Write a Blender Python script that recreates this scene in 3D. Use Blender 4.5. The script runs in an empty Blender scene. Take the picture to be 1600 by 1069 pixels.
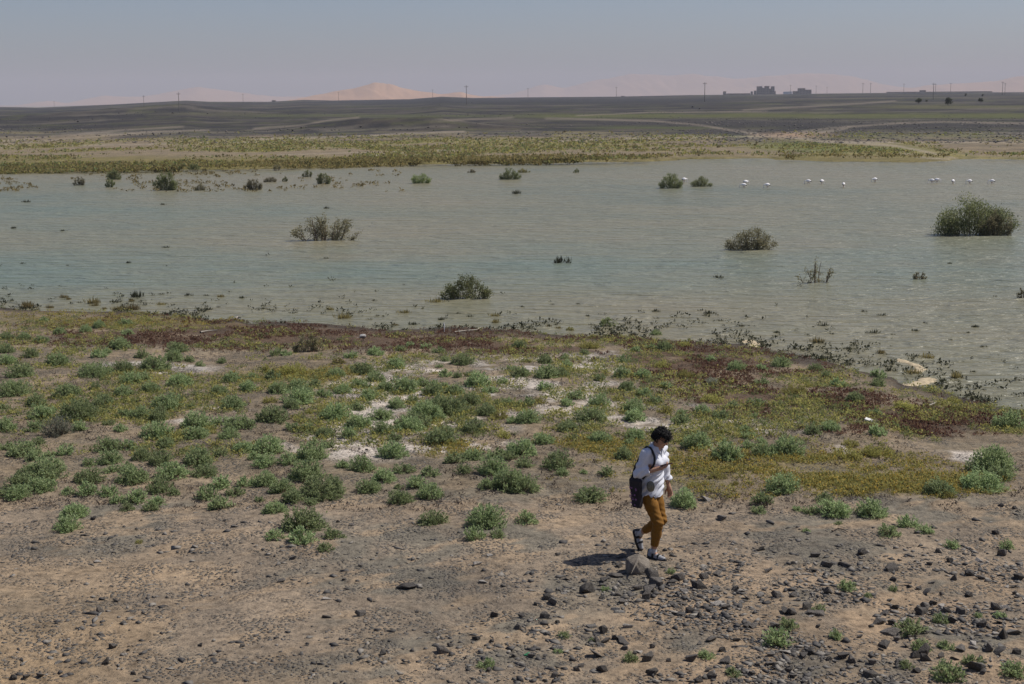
import bpy, math, random
import numpy as np
from mathutils import Matrix, Vector

random.seed(7)
RNG = np.random.default_rng(7)
S = bpy.context.scene
COL = S.collection
rad = math.radians

# ------------------------------------------------------------------ camera, sky, sun, exposure
CAM_Z, PITCH, ROLL, LENS = 5.5, rad(9.74), rad(0.5), 50.0
FPX = 1600 * LENS / 36.0
_f = np.array([0, math.cos(PITCH), -math.sin(PITCH)])
_u0 = np.array([0, math.sin(PITCH), math.cos(PITCH)])
_r0 = np.array([1.0, 0, 0])
_r = _r0 * math.cos(ROLL) - _u0 * math.sin(ROLL)
_u = _u0 * math.cos(ROLL) + _r0 * math.sin(ROLL)
CAMP = np.array([0, 0, CAM_Z])
cd = bpy.data.cameras.new('camera'); cam = bpy.data.objects.new('camera', cd); COL.objects.link(cam)
cd.lens = LENS; cd.sensor_width = 36; cd.clip_start = 0.1; cd.clip_end = 40000
cam.matrix_world = Matrix(((_r[0], _u[0], -_f[0], 0), (_r[1], _u[1], -_f[1], 0), (_r[2], _u[2], -_f[2], CAM_Z), (0, 0, 0, 1)))
S.camera = cam

SUN_EL, SUN_AZ = rad(53), rad(74)          # azimuth clockwise from +Y
W = bpy.data.worlds.new('World'); S.world = W; W.use_nodes = True
wn = W.node_tree.nodes; wl = W.node_tree.links
sky = wn.new('ShaderNodeTexSky'); sky.sky_type = 'NISHITA'; sky.sun_disc = False
sky.sun_elevation = SUN_EL; sky.sun_rotation = SUN_AZ
sky.air_density = 1.0; sky.dust_density = 1.6; sky.ozone_density = 1.5; sky.altitude = 600
bg = wn['Background']; bg.inputs['Strength'].default_value = 0.078
tint = wn.new('ShaderNodeMix'); tint.data_type = 'RGBA'; tint.blend_type = 'MULTIPLY'; tint.inputs[0].default_value = 1.0
tint.inputs[7].default_value = (0.90, 0.93, 1.10, 1)          # the whole dusty sky is a little less green than clean air
wl.new(sky.outputs[0], tint.inputs[6]); wl.new(tint.outputs[2], bg.inputs[0])
sd = bpy.data.lights.new('sun', 'SUN'); sd.energy = 4.9; sd.angle = rad(0.53); sd.color = (1.0, 0.95, 0.87)
sun = bpy.data.objects.new('sun', sd); COL.objects.link(sun)
_sd = Vector((math.sin(SUN_AZ) * math.cos(SUN_EL), math.cos(SUN_AZ) * math.cos(SUN_EL), math.sin(SUN_EL)))
sun.rotation_euler = _sd.to_track_quat('Z', 'Y').to_euler(); sun.location = (20, 20, 60)
S.view_settings.view_transform = 'Standard'; S.view_settings.look = 'None'
S.view_settings.exposure = 0.0; S.view_settings.gamma = 1.0; S.view_settings.use_curve_mapping = False
S.render.engine = 'CYCLES'
S.cycles.use_denoising = True
S.cycles.max_bounces = 6; S.cycles.volume_bounces = 1; S.cycles.transparent_max_bounces = 8

# ------------------------------------------------------------------ small maths helpers
def ray(px, py):
    px = np.asarray(px, float); py = np.asarray(py, float)
    d = _f + ((px - 800) / FPX)[..., None] * _r + ((534.5 - py) / FPX)[..., None] * _u
    return d / np.linalg.norm(d, axis=-1, keepdims=True)
def project(P):
    v = np.asarray(P, float) - CAMP
    z = v @ _f
    z = np.where(np.abs(z) < 1e-6, 1e-6, z)
    return 800 + FPX * (v @ _r) / z, 534.5 - FPX * (v @ _u) / z
def hit_z(px, py, z):
    d = ray(px, py); t = (z - CAM_Z) / d[..., 2]
    return CAMP + d * t[..., None]
def _hash(i, j, s):
    n = (i.astype(np.int64) * 374761393 + j.astype(np.int64) * 668265263 + s * 982451653) & 0x7fffffff
    n = ((n ^ (n >> 13)) * 1274126177) & 0x7fffffff
    return ((n ^ (n >> 16)) & 0xffff) / 65535.0
def vnoise(x, y, s=0):
    x = np.asarray(x, float); y = np.asarray(y, float)
    i = np.floor(x).astype(np.int64); j = np.floor(y).astype(np.int64)
    fx = x - i; fy = y - j
    fx = fx * fx * (3 - 2 * fx); fy = fy * fy * (3 - 2 * fy)
    a = _hash(i, j, s); b = _hash(i + 1, j, s); c = _hash(i, j + 1, s); d = _hash(i + 1, j + 1, s)
    return (a + (b - a) * fx) * (1 - fy) + (c + (d - c) * fx) * fy
def fbm(x, y, s=0, o=4):
    t = 0; a = 0.5
    for k in range(o):
        t = t + a * vnoise(x * 2 ** k + 17.3 * k, y * 2 ** k - 9.1 * k, s + k); a *= 0.5
    return t / (1 - 0.5 ** o)
def noise3(P, s=0):
    return (vnoise(P[:, 0] + P[:, 2] * 0.71, P[:, 1] - P[:, 2] * 0.53, s) + vnoise(P[:, 1] + 5.2, P[:, 2] + P[:, 0] * 0.37, s + 3) + vnoise(P[:, 2] - 1.7, P[:, 0] + P[:, 1] * 0.41, s + 7)) / 3
def sstep(a, b, x):
    t = np.clip((x - a) / (b - a), 0, 1); return t * t * (3 - 2 * t)

# ------------------------------------------------------------------ terrain shape
WATER_Z = -0.6
NS = np.array([(-500,452),(-200,470),(0,482),(60,484),(180,487),(270,493),(305,500),(330,504),(350,501),(368,499),(388,507),(430,504),(500,507),(560,512),(660,518),(730,514),(800,513),(900,522),(1000,528),(1090,532),(1165,538),(1190,546),(1215,553),(1290,562),(1350,579),(1395,588),(1405,600),(1440,606),(1470,612),(1500,622),(1560,632),(1600,637),(1800,672),(2100,720)], float)
FS = np.array([(-500,275),(-200,272),(0,270),(200,268),(400,265),(520,262),(640,258),(760,257),(860,256),(1000,254),(1055,251),(1075,249),(1200,249),(1300,252),(1440,253),(1480,252),(1492,249),(1520,248),(1600,250),(1800,250),(2100,250)], float)
def _polar(tab):
    P = hit_z(tab[:, 0], tab[:, 1], WATER_Z); a = np.arctan2(P[:, 0], P[:, 1]); o = np.argsort(a)
    return a[o], np.hypot(P[:, 0], P[:, 1])[o]
NA, NR = _polar(NS); FA, FR = _polar(FS)
SKY = np.array([(-500,172),(-200,170),(0,167),(60,168),(180,163),(290,157),(330,159),(420,159),(475,156),(520,157),(640,155),(690,151),(740,153),(830,152),(960,151),(1080,148.5),(1200,147.5),(1300,146),(1450,144.5),(1600,144),(1900,143)], float)
RIDGE = 1900.0
_d = ray(SKY[:, 0], SKY[:, 1]); SA = np.arctan2(_d[:, 0], _d[:, 1]); SZ = CAM_Z + _d[:, 2] / np.hypot(_d[:, 0], _d[:, 1]) * RIDGE
def rs_rf(a):
    return np.interp(a, NA, NR), np.interp(a, FA, FR)
def zg(x, y):
    x = np.asarray(x, float); y = np.asarray(y, float)
    r = np.hypot(x, y); a = np.arctan2(x, y)
    Rs, Rf = rs_rf(a)
    Rs = Rs + (fbm(x * 0.5, y * 0.5, 11, 3) - 0.5) * 1.6
    Rf = Rf + (fbm(x * 0.12, y * 0.12, 12, 3) - 0.5) * 8
    d = Rs - r
    near = WATER_Z + 0.62 * (1 - np.exp(-np.maximum(d, 0) / 7.0))
    rel = np.clip(d / 3, 0, 1)
    near = near + rel * ((fbm(x * 0.45, y * 0.45, 1, 3) - 0.5) * 0.16 + (fbm(x * 2.3, y * 2.3, 2, 3) - 0.5) * 0.05)
    near = near + np.clip(11.6 - r, 0, 9.6) * 0.40
    lake = WATER_Z - np.minimum(np.minimum(0.5, (r - Rs) * 0.05), np.maximum(0, (Rf - r)) * 0.03)
    # marsh at the far left of the lake
    t = np.clip((r - Rf) / (RIDGE - Rf), 0, 1.3)
    zs = np.interp(a, SA, SZ)
    far = WATER_Z + np.minimum((r - Rf) * 0.03, 0.35) + (zs - WATER_Z - 0.35) * np.clip(t, 0, 1) ** 0.75
    far = far + (fbm(x * 0.011, y * 0.011, 5, 4) - 0.5) * np.clip((r - Rf) / 200, 0, 1) * 1.6 * np.clip((RIDGE - r) / 900, 0.05, 1)
    for (mx, my, h, wx, wy) in MOUNDS:
        far = far + h * np.exp(-((x - mx) / wx) ** 2 - ((y - my) / wy) ** 2) * (0.75 + 0.5 * fbm(x * 0.12, y * 0.12, 9, 3))
    far = far - np.clip((r - RIDGE) / 1500, 0, 1) * 18
    z = np.where(r < Rs, near, np.where(r < Rf, lake, far))
    return z
MOUNDS = []
def ground_hit(px, py, n=6):
    P = hit_z(px, py, -0.1)
    for _ in range(n):
        z = zg(P[..., 0], P[..., 1]); P = hit_z(px, py, z)
    return P
def _mound(px, r, h, wx, wy):
    d = ray(px, 200); a = math.atan2(d[0], d[1]); MOUNDS.append((r * math.sin(a), r * math.cos(a), h, wx, wy))
_m = [(640, 240, 1.5, 15, 10), (560, 250, 1.0, 14, 10), (210, 520, 3.0, 42, 40), (60, 430, 1.6, 40, 30), (110, 240, 0.7, 16, 8)]
for q in _m: _mound(*q)

# ------------------------------------------------------------------ material helpers
def mat(name):
    m = bpy.data.materials.new(name); m.use_nodes = True
    return m, m.node_tree.nodes, m.node_tree.links, m.node_tree.nodes['Principled BSDF']
def nd(n, t, **k):
    o = n.new(t)
    for a, b in k.items():
        if a in o.bl_rna.properties: setattr(o, a, b)
        else: o.inputs[a].default_value = b
    return o
def mixc(n, l, fac, a, b, mode='MIX'):
    m = n.new('ShaderNodeMix'); m.data_type = 'RGBA'; m.blend_type = mode
    for i, v in ((0, fac), (6, a), (7, b)):
        if hasattr(v, 'is_linked') or hasattr(v, 'links'): l.new(v, m.inputs[i])
        else: m.inputs[i].default_value = v if i == 0 else (*v, 1)
    return m.outputs[2]
def ramp(n, l, src, pts):
    r = n.new('ShaderNodeValToRGB'); e = r.color_ramp.elements
    while len(e) < len(pts): e.new(0.5)
    for k, (p, c) in enumerate(pts):
        e[k].position = p; e[k].color = (*c, 1) if len(c) == 3 else c
    l.new(src, r.inputs[0]); return r.outputs[0]
def simple(name, c, rough=0.8, var=0.25, scale=30.0, bump=0.0):
    m, n, l, b = mat(name)
    no = nd(n, 'ShaderNodeTexNoise', Scale=scale, Detail=4.0)
    co = nd(n, 'ShaderNodeTexCoord'); l.new(co.outputs['Object'], no.inputs['Vector'])
    k = ramp(n, l, no.outputs[0], [(0.3, tuple(x * (1 - var) for x in c)), (0.7, tuple(min(1, x * (1 + var)) for x in c))])
    l.new(k, b.inputs['Base Color']); b.inputs['Roughness'].default_value = rough
    b.inputs['Specular IOR Level'].default_value = 0.3
    if bump:
        bp = nd(n, 'ShaderNodeBump', Strength=bump, Distance=0.01); l.new(no.outputs[0], bp.inputs['Height']); l.new(bp.outputs[0], b.inputs['Normal'])
    return m
def leaf_mat(name, c1, c2, c3, trans=0.5):
    """leaves: colour varies leaf by leaf and plant by plant"""
    m, n, l, b = mat(name)
    g = nd(n, 'ShaderNodeNewGeometry'); oi = nd(n, 'ShaderNodeObjectInfo')
    k = ramp(n, l, g.outputs['Random Per Island'], [(0.0, c1), (0.55, c2), (1.0, c3)])
    v = nd(n, 'ShaderNodeMapRange'); l.new(oi.outputs['Random'], v.inputs[0]); v.inputs[3].default_value = 0.78; v.inputs[4].default_value = 1.3
    hs = nd(n, 'ShaderNodeHueSaturation'); l.new(v.outputs[0], hs.inputs['Value']); l.new(k, hs.inputs['Color'])
    v2 = nd(n, 'ShaderNodeMapRange'); l.new(oi.outputs['Random'], v2.inputs[0]); v2.inputs[3].default_value = 0.484; v2.inputs[4].default_value = 0.502; hs.inputs['Saturation'].default_value = 0.9
    l.new(v2.outputs[0], hs.inputs['Hue'])
    l.new(hs.outputs[0], b.inputs['Base Color']); b.inputs['Roughness'].default_value = 0.7; b.inputs['Specular IOR Level'].default_value = 0.2
    tr = nd(n, 'ShaderNodeBsdfTranslucent'); l.new(hs.outputs[0], tr.inputs[0])
    mx = nd(n, 'ShaderNodeMixShader'); mx.inputs[0].default_value = trans
    l.new(b.outputs[0], mx.inputs[1]); l.new(tr.outputs[0], mx.inputs[2])
    l.new(mx.outputs[0], n['Material Output'].inputs[0])
    return m

M = {}
M['leaf_grey'] = leaf_mat('saltbush_leaf', (.185, .255, .10), (.265, .345, .14), (.35, .42, .19))
M['leaf_silver'] = leaf_mat('silver_leaf', (.19, .20, .135), (.26, .27, .19), (.33, .34, .25))
M['leaf_green'] = leaf_mat('fresh_leaf', (.15, .20, .06), (.22, .275, .09), (.30, .34, .13))
M['leaf_yellow'] = leaf_mat('yellow_green_leaf', (.23, .235, .055), (.33, .32, .07), (.42, .38, .09))
M['leaf_dull'] = leaf_mat('tamarisk_leaf', (.15, .14, .07), (.23, .21, .11), (.31, .28, .155))
M['leaf_tam'] = leaf_mat('tamarisk_green', (.13, .155, .06), (.20, .23, .09), (.28, .30, .13))
M['leaf_red'] = leaf_mat('red_seepweed_leaf', (.12, .058, .036), (.17, .085, .05), (.23, .17, .075))
M['leaf_dark'] = leaf_mat('wet_tuft_leaf', (.022, .026, .016), (.045, .05, .026), (.085, .085, .04))
M['leaf_ochre'] = leaf_mat('ochre_tuft_leaf', (.17, .14, .05), (.24, .20, .075), (.30, .25, .10))
M['leaf_olive'] = leaf_mat('olive_fringe_leaf', (.20, .20, .055), (.28, .25, .07), (.36, .28, .085))
M['flower'] = leaf_mat('yellow_flower', (.38, .27, .02), (.48, .36, .03), (.55, .42, .05))
M['stem'] = simple('twig_bark', (.16, .12, .085), 0.9)

def link(o, parent=None):
    COL.objects.link(o)
    if parent is not None: o.parent = parent
    return o
def mesh_np(name, V, F, m=None, smooth=False, mi=None):
    V = np.asarray(V, np.float32); F = np.asarray(F, np.int32)
    me = bpy.data.meshes.new(name)
    k = F.shape[1]
    me.vertices.add(len(V)); me.vertices.foreach_set('co', V.ravel())
    me.loops.add(F.size); me.loops.foreach_set('vertex_index', F.ravel())
    me.polygons.add(len(F)); me.polygons.foreach_set('loop_start', np.arange(len(F), dtype=np.int32) * k)
    if smooth: me.polygons.foreach_set('use_smooth', np.ones(len(F), bool))
    for q in (m if isinstance(m, (list, tuple)) else [m]):
        if q is not None: me.materials.append(q)
    if mi is not None: me.polygons.foreach_set('material_index', np.asarray(mi, np.int32))
    me.update(calc_edges=True); me.validate()
    return me
def mesh_poly(name, V, F, m=None, smooth=False):
    me = bpy.data.meshes.new(name); me.from_pydata([tuple(map(float, v)) for v in V], [], F)
    if m is not None: me.materials.append(m)
    if smooth: me.polygons.foreach_set('use_smooth', [True] * len(me.polygons))
    me.update(); return me
def tag(o, label=None, cat=None, group=None, kind=None):
    if label: o['label'] = label
    if cat: o['category'] = cat
    if group: o['group'] = group
    if kind: o['kind'] = kind
    return o

# ------------------------------------------------------------------ ground sheet (polar grid, finer where the ground is near)
EDGE = rad(27)
az = np.concatenate([np.linspace(-math.pi, -EDGE, 60)[:-1], np.linspace(-EDGE, EDGE, 390), np.linspace(EDGE, math.pi, 60)[1:]])
pys = np.concatenate([np.arange(1110, 260, -1.5), np.arange(260, 154.5, -0.6)])
rr = (CAM_Z) / np.tan(np.arctan((pys - 534.5) / FPX) + PITCH)
rr = rr[(rr > 0) & (rr < 2500)]
rr = np.concatenate([[0.0, 1.5, 3, 5, 7, 8.5, 9.6, 10.6, 11.4, 11.9], rr[rr > 12.1], np.geomspace(rr.max() * 1.03, 13000, 40)])
A, R = np.meshgrid(az, rr)
GX, GY = R * np.sin(A), R * np.cos(A)
GZ = zg(GX, GY)
nr, na = A.shape
idx = np.arange(nr * na).reshape(nr, na)
F = np.stack([idx[:-1, :-1], idx[:-1, 1:], idx[1:, 1:], idx[1:, :-1]], -1).reshape(-1, 4)
GV = np.stack([GX, GY, GZ], -1).reshape(-1, 3)
# albedo zones of the soil itself
gx, gy, gr = GV[:, 0], GV[:, 1], R.ravel()
px, py = project(GV)
front = (GV - CAMP) @ _f > 1
px = np.where(front, px, 800); py = np.where(front, py, 1300)
Rs, Rf = rs_rf(A.ravel())
def col(*c): return np.array(c, float)
def lay(C, m, c): return C + (c - C) * np.clip(m, 0, 1)[:, None]
def blob(lst, w=0.55):
    m = np.zeros_like(px)
    for (cx, cy, rx, ry) in lst:
        m = np.maximum(m, 1.25 - np.sqrt(((px - cx) / rx) ** 2 + ((py - cy) / ry) ** 2))
    return m
n1 = fbm(gx * 0.8, gy * 0.8, 21, 4); n2 = fbm(gx * 2.6, gy * 2.6, 31, 3); n3 = fbm(gx * 0.35, gy * 0.35, 41, 3); n4 = fbm(gx * 1.3 + gy * 0.9, gy * 2.6 - gx * 1.7, 51, 4)
C = np.tile(col(.235, .187, .138), (len(px), 1))
C = lay(C, sstep(.45, .62, n1), col(.168, .149, .118))                       # grey gravel drift
C = lay(C, sstep(.50, .64, n4) * 0.85, col(.285, .215, .146))                  # bare sand
right = sstep(750, 1150, px) * sstep(830, 930, py)
C = lay(C, right * sstep(.40, .60, fbm(gx * 1.6, gy * 1.6, 61, 3)) * 0.8, col(.295, .217, .145))
left = sstep(330, 60, px) * sstep(930, 1000, py)
C = lay(C, left * 0.7, col(.29, .205, .12))
C = lay(C, sstep(700, 300, px) * sstep(840, 900, py) * sstep(.42, .6, n3) * 0.6, col(.29, .215, .14))
field = sstep(800, 740, py) * (gr < Rs)
C = lay(C, field * 0.65, col(.198, .157, .106))
C = lay(C, field * sstep(.52, .66, n2) * 0.6, col(.13, .104, .070))
salt = blob([(740, 605, 330, 60), (900, 570, 160, 40), (640, 655, 230, 50), (560, 690, 160, 40), (240, 575, 130, 16), (330, 650, 100, 20), (1370, 702, 90, 14), (1490, 715, 100, 13), (1200, 660, 130, 22), (1000, 650, 180, 36), (740, 700, 120, 24)])
C = lay(C, sstep(.25, .75, salt) * sstep(.44, .60, n1 * .5 + n2 * .5) * 0.95, col(.47, .42, .37))
red = blob([(330, 520, 330, 26), (640, 530, 330, 18), (880, 540, 220, 16), (1130, 575, 170, 30), (1250, 630, 190, 30), (1440, 660, 230, 28), (1080, 560, 160, 22)])
C = lay(C, sstep(.2, .7, red) * sstep(.36, .56, n1), col(.10, .068, .046))
C = lay(C, sstep(2.4, 0.3, Rs - gr + (n1 - .5) * 2.4) * (gr < Rs + 2), col(.058, .044, .033))     # damp margin
ylw = blob([(1200, 740, 280, 36), (1390, 757, 180, 22), (930, 705, 90, 20), (180, 500, 260, 20), (470, 585, 140, 20)])
C = lay(C, sstep(.25, .8, ylw) * sstep(.40, .55, n1) * 0.6, col(.17, .14, .06))
lakebed = (gr >= Rs) & (gr <= Rf)
C[lakebed] = col(.10, .09, .07)
# the plain beyond the lake
far = gr > Rf - 6
lr = np.log(np.maximum(gr, 1))
s1 = fbm(A.ravel() * 24, lr * 34, 71, 7); s2 = fbm(A.ravel() * 60, lr * 90, 81, 6); s3 = fbm(gx * 0.10, gy * 0.10, 91, 4)
FC = np.tile(col(.046, .044, .046), (len(px), 1))
FC = lay(FC, sstep(.50, .64, s1) * 0.7, col(.105, .090, .076))
FC = lay(FC, sstep(.55, .65, s2) * 0.6, col(.10, .105, .05))
FC = lay(FC, sstep(.60, .70, fbm(A.ravel() * 18, lr * 60, 95, 3)) * 0.55, col(.20, .175, .145))
nearbank = sstep(203, 226, py + (s1 - .5) * 26 - 6 * sstep(900, 1300, px))
FC = lay(FC, nearbank * 0.85, col(.215, .170, .112))
FC = lay(FC, nearbank * sstep(.40, .60, s3) * 0.75, col(.20, .18, .07))
FC = lay(FC, sstep(240, 250, py + (s1 - .5) * 8) * 0.8 * (px < 1500), col(.15, .13, .045))
def hband(yc, hw, x0, x1):
    return np.clip(1.3 - np.abs(py - yc + (s1 - .5) * 5) / hw, 0, 1) * sstep(x0 - 60, x0 + 60, px) * sstep(x1 + 60, x1 - 60, px)
for (yc, hw, x0, x1, c, k) in [(181, 4.5, 820, 1700, (.13, .14, .05), .85), (167, 3.5, 1360, 1700, (.14, .135, .065), .8), (199, 3.5, 930, 1100, (.12, .14, .045), .8), (213, 2, 1110, 1200, (.10, .13, .04), .8), (212, 5, 1290, 1560, (.14, .135, .06), .6), (181, 2.5, 380, 800, (.12, .13, .06), .7), (178, 3, 250, 420, (.14, .13, .08), .6), (226, 6, 1180, 1300, (.12, .135, .045), .8), (233, 5, 1200, 1420, (.12, .135, .045), .8), (240, 6, 560, 720, (.42, .38, .34), .0), (193, 6, 900, 1300, (.06, .055, .057), .8), (196, 5, 1300, 1700, (.06, .056, .057), .8), (158, 7, 500, 1150, (.045, .045, .05), .85)]:
    FC = lay(FC, hband(yc, hw, x0, x1) * k, col(*c))
FC = lay(FC, blob([(560, 241, 100, 5)]) * sstep(.45, .6, s3), col(.45, .40, .36))
def track(pts, w, k=0.75, c=(.29, .245, .195)):
    global FC
    p = np.array(pts, float)
    yy = np.interp(px, p[:, 0], p[:, 1]); inside = (px > p[0, 0]) & (px < p[-1, 0])
    m = np.clip(1.4 - np.abs(py - yy + (s2 - .5) * 1.6) / w, 0, 1) * inside * (0.25 + 1.0 * s3)
    FC = lay(FC, m * k, col(*c))
for t, w in [([(0, 221), (100, 211), (190, 204), (290, 198)], 1.6), ([(0, 227), (130, 215), (230, 206), (330, 203)], 1.3), ([(395, 201), (470, 196), (520, 187), (560, 184)], 1.5), ([(395, 218), (560, 213), (640, 208), (725, 206)], 1.5), ([(670, 189), (800, 184)], 1.6), ([(850, 185), (1020, 189), (1090, 195), (1140, 203), (1200, 212), (1300, 221), (1400, 228), (1440, 236), (1495, 248)], 1.7), ([(1225, 209), (1300, 200), (1400, 193), (1470, 190), (1600, 193)], 1.7), ([(1170, 215), (1290, 206), (1330, 199)], 2.2), ([(800, 224), (960, 217), (1190, 213), (1260, 212)], 1.4), ([(1160, 172), (1310, 164), (1400, 158)], 1.4), ([(1260, 222), (1600, 223)], 1.6), ([(0, 230), (400, 222)], 1.0), ([(430, 242), (800, 232)], 1.0), ([(1400, 236), (1440, 246), (1485, 250)], 1.6), ([(900, 181), (1010, 176), (1200, 174)], 1.0)]:
    track(t, w)
FC = lay(FC, blob([(1240, 211, 70, 5)]) * .9, col(.27, .19, .13))
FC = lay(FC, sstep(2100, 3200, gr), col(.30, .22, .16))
FC = FC * (1 - .36 * sstep(212, 200, py) * (gr < 2100))[:, None]          # bare dark hamada gravel beyond the scrub
C = np.where(far[:, None], FC, C)
grit = np.where(far, 0.25, 1.0) * (1 - 0.7 * sstep(.3, .7, red)) * np.where(lakebed, 0.2, 1)

def ground_material():
    m, n, l, b = mat('desert_soil')
    at = nd(n, 'ShaderNodeAttribute', attribute_name='soil'); ag = nd(n, 'ShaderNodeAttribute', attribute_name='grit')
    co = nd(n, 'ShaderNodeNewGeometry').outputs['Position']
    nA = nd(n, 'ShaderNodeTexNoise', Scale=9.0, Detail=8.0, Roughness=0.7); l.new(co, nA.inputs['Vector'])
    nB = nd(n, 'ShaderNodeTexNoise', Scale=0.55, Detail=6.0, Roughness=0.65); l.new(co, nB.inputs['Vector'])
    k1 = ramp(n, l, nA.outputs[0], [(0.30, (.42, .41, .41)), (0.5, (1, 1, 1)), (0.72, (1.5, 1.46, 1.4))])
    c1 = mixc(n, l, 1.0, at.outputs['Color'], k1, 'MULTIPLY')
    k2 = ramp(n, l, nB.outputs[0], [(0.3, (.66, .68, .70)), (0.7, (1.28, 1.25, 1.2))])
    c2 = mixc(n, l, 1.0, c1, k2, 'MULTIPLY')
    v = nd(n, 'ShaderNodeTexVoronoi', Scale=22.0, Randomness=1.0); l.new(co, v.inputs['Vector'])
    vr = ramp(n, l, v.outputs['Color'], [(0.0, (.35, .35, .36)), (0.45, (.75, .74, .72)), (0.8, (1.0, 1.0, 1.0)), (1.0, (1.5, 1.5, 1.5))])
    vd = ramp(n, l, v.outputs['Distance'], [(0.32, (1, 1, 1)), (0.5, (0, 0, 0))])
    nG = nd(n, 'ShaderNodeTexNoise', Scale=1.7, Detail=5.0); l.new(co, nG.inputs['Vector'])
    gm = ramp(n, l, nG.outputs[0], [(0.42, (0, 0, 0)), (0.58, (1, 1, 1))])
    f1 = nd(n, 'ShaderNodeMath', operation='MULTIPLY'); l.new(vd, f1.inputs[0]); l.new(gm, f1.inputs[1])
    f2 = nd(n, 'ShaderNodeMath', operation='MULTIPLY'); l.new(f1.outputs[0], f2.inputs[0]); l.new(ag.outputs['Fac'], f2.inputs[1])
    peb = mixc(n, l, 1.0, (.16, .146, .126), vr, 'MULTIPLY')
    c3 = mixc(n, l, f2.outputs[0], c2, peb)
    l.new(c3, b.inputs['Base Color']); b.inputs['Roughness'].default_value = 0.95; b.inputs['Specular IOR Level'].default_value = 0.12
    h = nd(n, 'ShaderNodeMath', operation='ADD'); l.new(nA.outputs[0], h.inputs[0])
    h2 = nd(n, 'ShaderNodeMath', operation='MULTIPLY'); l.new(f2.outputs[0], h2.inputs[0]); h2.inputs[1].default_value = 0.5; l.new(h2.outputs[0], h.inputs[1])
    bp = nd(n, 'ShaderNodeBump', Strength=0.9, Distance=0.05); l.new(h.outputs[0], bp.inputs['Height']); l.new(bp.outputs[0], b.inputs['Normal'])
    return m
me = mesh_np('ground', GV, F, ground_material(), smooth=True)
ca = me.attributes.new('soil', 'FLOAT_COLOR', 'POINT'); ca.data.foreach_set('color', np.concatenate([C, np.ones((len(C), 1))], 1).astype(np.float32).ravel())
ga = me.attributes.new('grit', 'FLOAT', 'POINT'); ga.data.foreach_set('value', grit.astype(np.float32))
tag(link(bpy.data.objects.new('ground', me)), kind='structure', label='stony desert ground running from the foreground bank to the horizon')

# ------------------------------------------------------------------ lake
def water_material():
    m, n, l, b = mat('turbid_water')
    co = nd(n, 'ShaderNodeNewGeometry').outputs['Position']
    mp = nd(n, 'ShaderNodeMapping'); mp.inputs['Scale'].default_value = (0.045, 0.06, 1); mp.inputs['Rotation'].default_value = (0, 0, rad(6)); l.new(co, mp.inputs[0])
    a = nd(n, 'ShaderNodeTexNoise', Scale=1.0, Detail=9.0, Roughness=0.68); l.new(mp.outputs[0], a.inputs['Vector'])
    k = ramp(n, l, a.outputs[0], [(0.30, (.150, .158, .112)), (0.47, (.190, .178, .116)), (0.70, (.215, .186, .120))])
    tl_ = nd(n, 'ShaderNodeAttribute', attribute_name='teal')
    tm = nd(n, 'ShaderNodeMath', operation='MULTIPLY'); l.new(tl_.outputs['Fac'], tm.inputs[0]); tr_ = ramp(n, l, a.outputs[0], [(0.35, (1, 1, 1)), (0.62, (.25, .25, .25))]); l.new(tr_, tm.inputs[1])
    k = mixc(n, l, tm.outputs[0], k, (.135, .172, .138))
    l.new(k, b.inputs['Base Color']); b.inputs['Specular IOR Level'].default_value = 0.21; b.inputs['Roughness'].default_value = 0.3; b.inputs['IOR'].default_value = 1.33
    def wv(sx, sy, rot, det, dist):
        q = nd(n, 'ShaderNodeMapping'); q.inputs['Scale'].default_value = (sx, sy, 1); q.inputs['Rotation'].default_value = (0, 0, rad(rot)); l.new(co, q.inputs[0])
        w = nd(n, 'ShaderNodeTexNoise', Scale=1.0, Detail=det, Distortion=dist); l.new(q.outputs[0], w.inputs['Vector']); return w.outputs[0]
    w1 = wv(0.45, 1.5, 14, 4.0, 0.8); w2 = wv(1.8, 5.0, -8, 3.0, 0.6)
    s = nd(n, 'ShaderNodeMath', operation='MULTIPLY_ADD'); l.new(w2, s.inputs[0]); s.inputs[1].default_value = 0.35; l.new(w1, s.inputs[2])
    bp = nd(n, 'ShaderNodeBump', Strength=1.0, Distance=0.5); l.new(s.outputs[0], bp.inputs['Height']); l.new(bp.outputs[0], b.inputs['Normal'])
    return m
wa = np.linspace(-1.25, 1.25, 240)
wRs, wRf = rs_rf(wa); wt = np.linspace(0, 1, 40) ** 1.6
WR = (wRs - 6)[:, None] * (1 - wt) + (wRf + 14)[:, None] * wt
WV = np.stack([WR * np.sin(wa)[:, None], WR * np.cos(wa)[:, None], np.full_like(WR, WATER_Z)], -1).reshape(-1, 3)
ii = np.arange(240 * 40).reshape(240, 40)
WF = np.stack([ii[:-1, :-1], ii[:-1, 1:], ii[1:, 1:], ii[1:, :-1]], -1).reshape(-1, 4)[:, ::-1]
wme = mesh_np('water', WV, WF, water_material(), True)
_wx, _wy = project(WV)
teal = np.exp(-((_wy - 415 + (_wx - 800) * .01) / 38) ** 2) + .7 * np.exp(-((_wy - 330) / 26) ** 2) * sstep(700, 300, _wx)
wat = wme.attributes.new('teal', 'FLOAT', 'POINT'); wat.data.foreach_set('value', np.clip(teal, 0, 1).astype(np.float32))
tag(link(bpy.data.objects.new('water', wme)), kind='structure', label='wide shallow lake of murky grey-green water')

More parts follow.
